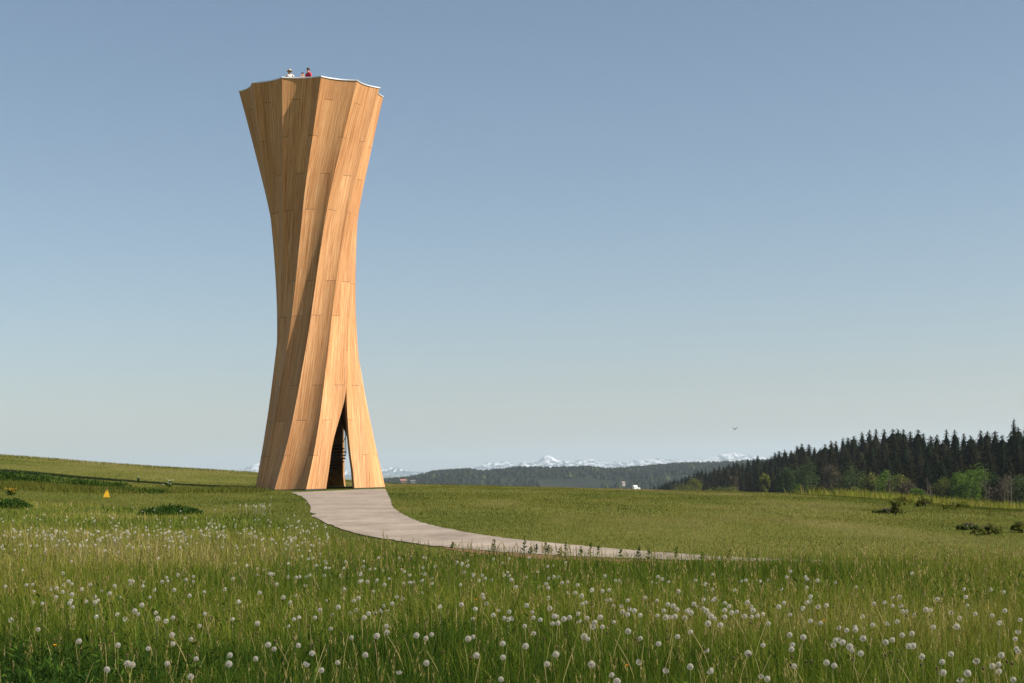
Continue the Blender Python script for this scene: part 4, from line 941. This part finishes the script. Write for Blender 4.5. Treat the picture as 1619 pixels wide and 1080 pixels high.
# ================================================================ FAR HILLS, MOUNTAINS
hx = np.array([-300, -240, -190, -150, -110, -75, -40, 0, 40, 90, 150, 200, 260, 310, 380, 460, 900]); 
def vv_of(px, py): a, b = pix(px, py); return F*a, b
hp = [(380, 764), (560, 762), (612, 757), (640, 754), (660, 751), (690, 744), (710, 742), (740, 740), (760, 744), (790, 741), (820, 738), (860, 739), (900, 739), (930, 738), (960, 742), (1000, 739), (1040, 735), (1080, 732), (1120, 731), (1200, 728), (1400, 720), (1650, 715)]
hu = np.array([vv_of(*p)[0] for p in hp]); ha = np.array([vv_of(*p)[1] for p in hp])
YH = 3600.
def hill_z(u, Y_):
    top = CZ+np.interp(u, hu, ha)*YH - 12; base = -61.
    t = np.clip((Y_-2300)/(YH-2300), 0, 1.6); s = np.where(t < 1, t*t*(3-2*t), 1-((t-1)/.6)**2*.7)
    return base+(top-base)*s*(.9+.2*fbm(u*1.2, Y_*.8, 170, 4))*1.0
us = np.linspace(-420, 950, 260); ys = np.linspace(2250, 4300, 70); UU, YY = np.meshgrid(us, ys); ZZ = hill_z(UU, YY); XX = UU/F*YY
ix = np.arange(UU.size).reshape(UU.shape); HF = np.stack([ix[:-1, :-1], ix[:-1, 1:], ix[1:, 1:], ix[1:, :-1]], -1).reshape(-1, 4)
M_hill = mat('far_woodland', (.04, .05, .02), .95, .1); N = NT(M_hill); co = N.n('TexCoord').outputs['Object']
a1 = N.noise(co, .006, 6, .65); a2 = N.noise(co, .05, 4, .7); ff = N.math('ADD', N.math('MULTIPLY', a1, .6), N.math('MULTIPLY', a2, .4))
N.l(N.ramp(ff, [(.40, (.008, .012, .007)), (.52, (.014, .020, .009)), (.62, (.034, .042, .014)), (.72, (.06, .066, .024))]), N.b.inputs['Base Color'])
tag(link('hills', npmesh('hills', np.stack([XX.ravel(), YY.ravel(), ZZ.ravel()], 1), [HF]), M_hill, smooth=True), kind='structure')
M_far = leafmat('far_trees', [(0, (.006, .010, .006)), (.55, (.012, .018, .008)), (.8, (.034, .044, .013)), (1, (.06, .066, .022))], .1, .9)
nT = 15000; u = rng.uniform(-410, 900, nT); y = np.where(rng.random(nT) < .3, rng.normal(YH, 60, nT), rng.uniform(2350, YH+50, nT)); z = hill_z(u, y); x = u/F*y
patch = fbm(x, y, 160, 3); k = (patch > .40) | (y > YH-150); x, y, z, patch = x[k], y[k], z[k], patch[k]; nT = len(x)
h = rng.uniform(8, 17, nT); r = rng.uniform(3.5, 7.5, nT); tv = np.clip(rng.random(nT)*.55+(vnoise(x, y, 60) > .72)*.5*rng.random(nT), 0, 1)
Vl = []
for q_ in range(6): a = q_*math.pi/3+rng.uniform(0, .8, nT); rr_ = r*rng.uniform(.7, 1.2, nT); Vl.append(np.stack([x+np.cos(a)*rr_, y+np.sin(a)*rr_, z+h*rng.uniform(.1, .45, nT)], 1))
for q_ in range(6): a = q_*math.pi/3+rng.uniform(0, .8, nT); rr_ = r*rng.uniform(.35, .75, nT); Vl.append(np.stack([x+np.cos(a)*rr_, y+np.sin(a)*rr_, z+h*rng.uniform(.6, .85, nT)], 1))
Vl.append(np.stack([x, y, z+h], 1)); m_ = 13; Vt = np.stack(Vl, 1).reshape(-1, 3); b = np.arange(nT)[:, None]*m_
Qs = np.concatenate([b+np.array([[q_, (q_+1) % 6, 6+(q_+1) % 6, 6+q_]]) for q_ in range(6)]); Tr = np.concatenate([b+np.array([[6+q_, 6+(q_+1) % 6, 12]]) for q_ in range(6)])
tag(link('far_wood', npmesh('far_wood', Vt, [Qs, Tr], {'tint': np.repeat(tv, m_)}), M_far), 'distant wooded ridge below the snowy mountains', 'wood', kind='stuff')
# farmhouses far off on the valley slope
def farmhouse(px, py, Y_, L, Wd, Hh, lab, roofc, wallc=(.85, .85, .84)):
    ax, az_ = pix(px, py); P = empty('farmhouse', (ax*Y_, Y_, CZ+az_*Y_-Hh), R(25)); tag(P, lab, 'house')
    bm = bmesh.new(); box(bm, (0, 0, Hh*.5-1.5), (L, Wd, Hh+3)); bm_obj('wall', bm, mat('render', wallc, .8), P)
    bm = bmesh.new(); v_ = [bm.verts.new(p) for p in ((-L*.55, -Wd*.6, Hh), (L*.55, -Wd*.6, Hh), (L*.55, Wd*.6, Hh), (-L*.55, Wd*.6, Hh), (-L*.55, 0, Hh*1.6), (L*.55, 0, Hh*1.6))]
    for fc in ((0, 1, 5, 4), (2, 3, 4, 5), (3, 0, 4), (1, 2, 5), (3, 2, 1, 0)): bm.faces.new([v_[i] for i in fc])
    bm_obj('roof', bm, mat('roof', roofc, .6), P)
    for sx_ in (-.3, 0, .3):
        bm = bmesh.new(); box(bm, (L*sx_, -Wd*.5-.02, Hh*.55), (L*.1, .06, Hh*.28)); bm_obj('window', bm, M_glass, P)
farmhouse(1004, 769.5, 2200, 5.5, 5, 3.0, 'bright white farmhouse in the valley just left of the dark wood', (.75, .75, .76))
farmhouse(1009, 772, 2200, 4.5, 4, 1.5, 'low white shed beside the bright white farmhouse', (.7, .71, .73))
farmhouse(985, 763, 2400, 5, 5, 2.6, 'small pinkish house left of the bright white farmhouse', (.35, .25, .22), (.30, .26, .26))
farmhouse(637, 760, 2500, 10, 7, 4, 'reddish roofed farmhouse just right of the tower foot', (.30, .12, .09), (.10, .09, .08))
farmhouse(652, 761, 2500, 8, 6, 3.5, 'tiny grey farmhouse right of the reddish roofed one', (.12, .12, .12), (.10, .10, .10))
# snowy mountains
mp_ = [(a_, b_-1.2) for a_, b_ in [(240, 752), (275, 744), (290, 741.5), (310, 743.5), (330, 746), (355, 747), (375, 745), (392, 739), (412, 734), (470, 742), (540, 746), (590, 747), (603, 744), (615, 741), (632, 742.5), (650, 747), (700, 748), (745, 744), (765, 735), (783, 729.5), (797, 731), (806, 734), (815, 738), (825, 732.5), (838, 731.5), (848, 732), (858, 724.5), (866, 722), (874, 724), (885, 728), (897, 731), (905, 729.5), (920, 728), (935, 727), (945, 731), (960, 734), (975, 731), (985, 732), (1000, 728.5), (1020, 729), (1040, 727), (1055, 728.5), (1075, 728), (1100, 730), (1120, 727), (1137, 721), (1150, 718), (1160, 716.5), (1172, 720), (1190, 722), (1230, 721), (1300, 724), (1500, 720), (1700, 718)]]
mu = np.array([vv_of(*p)[0] for p in mp_]); ma = np.array([vv_of(*p)[1] for p in mp_]); YM = 20000.
us = np.linspace(mu[0], mu[-1], 1800); ts = np.linspace(0, 1.5, 60); UU, TT = np.meshgrid(us, ts); YY = YM-2600+TT*2600
topz = CZ+np.interp(UU, mu, ma)*YM; XX = UU/F*YY
prof = np.where(TT < 1, TT**1.15, 1-(TT-1)*.8)
rg_ = 1-np.abs(2*fbm(XX, YY*.8, 420, 5)-1); jag = (1-np.abs(2*fbm(XX, 0*YY+77, 120, 5)-1))-.72
ZZ = -120+(topz+120+jag*46*np.clip((topz-CZ+110)/150, .25, 1))*prof*(1-(1-rg_)*.6*np.clip(np.abs(1-TT)*2.2, 0, 1))+(fbm(XX, YY, 90, 4)-.5)*26*np.clip(np.abs(1-TT)*3+.15, 0, 1)
ix = np.arange(UU.size).reshape(UU.shape); MF = np.stack([ix[:-1, :-1], ix[:-1, 1:], ix[1:, 1:], ix[1:, :-1]], -1).reshape(-1, 4)
M_mtn = mat('snow_and_rock', (.8, .8, .8), .9, .1); N = NT(M_mtn); geo = N.n('NewGeometry'); sp = N.n('SeparateXYZ'); N.l(geo.outputs['Position'], sp.inputs[0])
mq = N.n('Mapping'); N.l(geo.outputs['Position'], mq.inputs[0]); mq.inputs['Scale'].default_value = (1, .12, 1.6); a1 = N.noise(mq.outputs[0], .016, 6, .75); hh_ = N.math('ADD', N.math('DIVIDE', sp.outputs[2], 420.0), N.math('MULTIPLY', N.math('SUBTRACT', a1, .42), 3.6))
N.l(N.ramp(hh_, [(.05, (.030, .05, .07)), (.36, (.06, .09, .13)), (.46, (.50, .52, .55)), (.9, (.62, .63, .65))]), N.b.inputs['Base Color'])
tag(link('mountains', npmesh('mountains', np.stack([XX.ravel(), YY.ravel(), ZZ.ravel()], 1), [MF]), M_mtn, smooth=True), kind='structure')

# ---------------------------------------------------------------- bird
M_bird = mat('dark_feathers', (.05, .045, .04)); ax, az_ = pix(1162, 679); Yb = 150.
bird = empty('bird', (ax*Yb, Yb, CZ+az_*Yb), R(40)); bird.scale = (.75,)*3; tag(bird, 'small dark bird flying in the sky above the left end of the wood', 'bird')
bm = bmesh.new(); tube(bm, [(-.17, 0, 0), (-.10, 0, .01), (0, 0, .012), (.10, 0, .02), (.15, 0, .03), (.18, 0, .025), (.21, 0, .02)], [.006, .030, .046, .034, .028, .020, .004], 10); bm_obj('body', bm, M_bird, bird, True)
for s in (-1, 1):
    bm = bmesh.new(); P_ = [(.07, .03*s, .02), (.09, .20*s, .16), (.04, .38*s, .30), (-.02, .37*s, .29), (-.05, .20*s, .14), (-.07, .03*s, .01)]
    a = [bm.verts.new(p) for p in P_]; b = [bm.verts.new((p[0], p[1], p[2]-.008)) for p in P_]
    bm.faces.new(a); bm.faces.new(b[::-1])
    for i in range(6): bm.faces.new((a[i], b[i], b[(i+1) % 6], a[(i+1) % 6]))
    bmesh.ops.recalc_face_normals(bm, faces=bm.faces); bm_obj('wing', bm, M_bird, bird)
bm = bmesh.new(); P_ = [(-.15, .015, .0), (-.26, .05, 0), (-.24, 0, 0), (-.26, -.05, 0), (-.15, -.015, 0)]
a = [bm.verts.new(p) for p in P_]; b = [bm.verts.new((p[0], p[1], -.006)) for p in P_]; bm.faces.new(a); bm.faces.new(b[::-1])
for i in range(5): bm.faces.new((a[i], b[i], b[(i+1) % 5], a[(i+1) % 5]))
bm_obj('tail', bm, M_bird, bird)

# ---------------------------------------------------------------- haze
bm = bmesh.new(); box(bm, (0, 11200, 32), (48000, 25000, 250)) if False else box(bm, (0, 0, 0), (90000, 90000, 1)); 
zmin, zmax = -190., 420.
for v in bm.verts: v.co.z = zmin if v.co.z < 0 else zmax
hz_o = bm_obj('haze', bm, None); tag(hz_o, kind='stuff')
M_hz = bpy.data.materials.new('haze_air'); M_hz.use_nodes = True; t_ = M_hz.node_tree; t_.nodes.clear(); o_ = t_.nodes.new('ShaderNodeOutputMaterial'); pv = t_.nodes.new('ShaderNodeVolumePrincipled')
pv.inputs['Color'].default_value = (.74, .86, 1.0, 1); pv.inputs['Density'].default_value = .000050; pv.inputs['Anisotropy'].default_value = .2
t_.links.new(pv.outputs[0], o_.inputs['Volume']); hz_o.data.materials.clear(); hz_o.data.materials.append(M_hz)
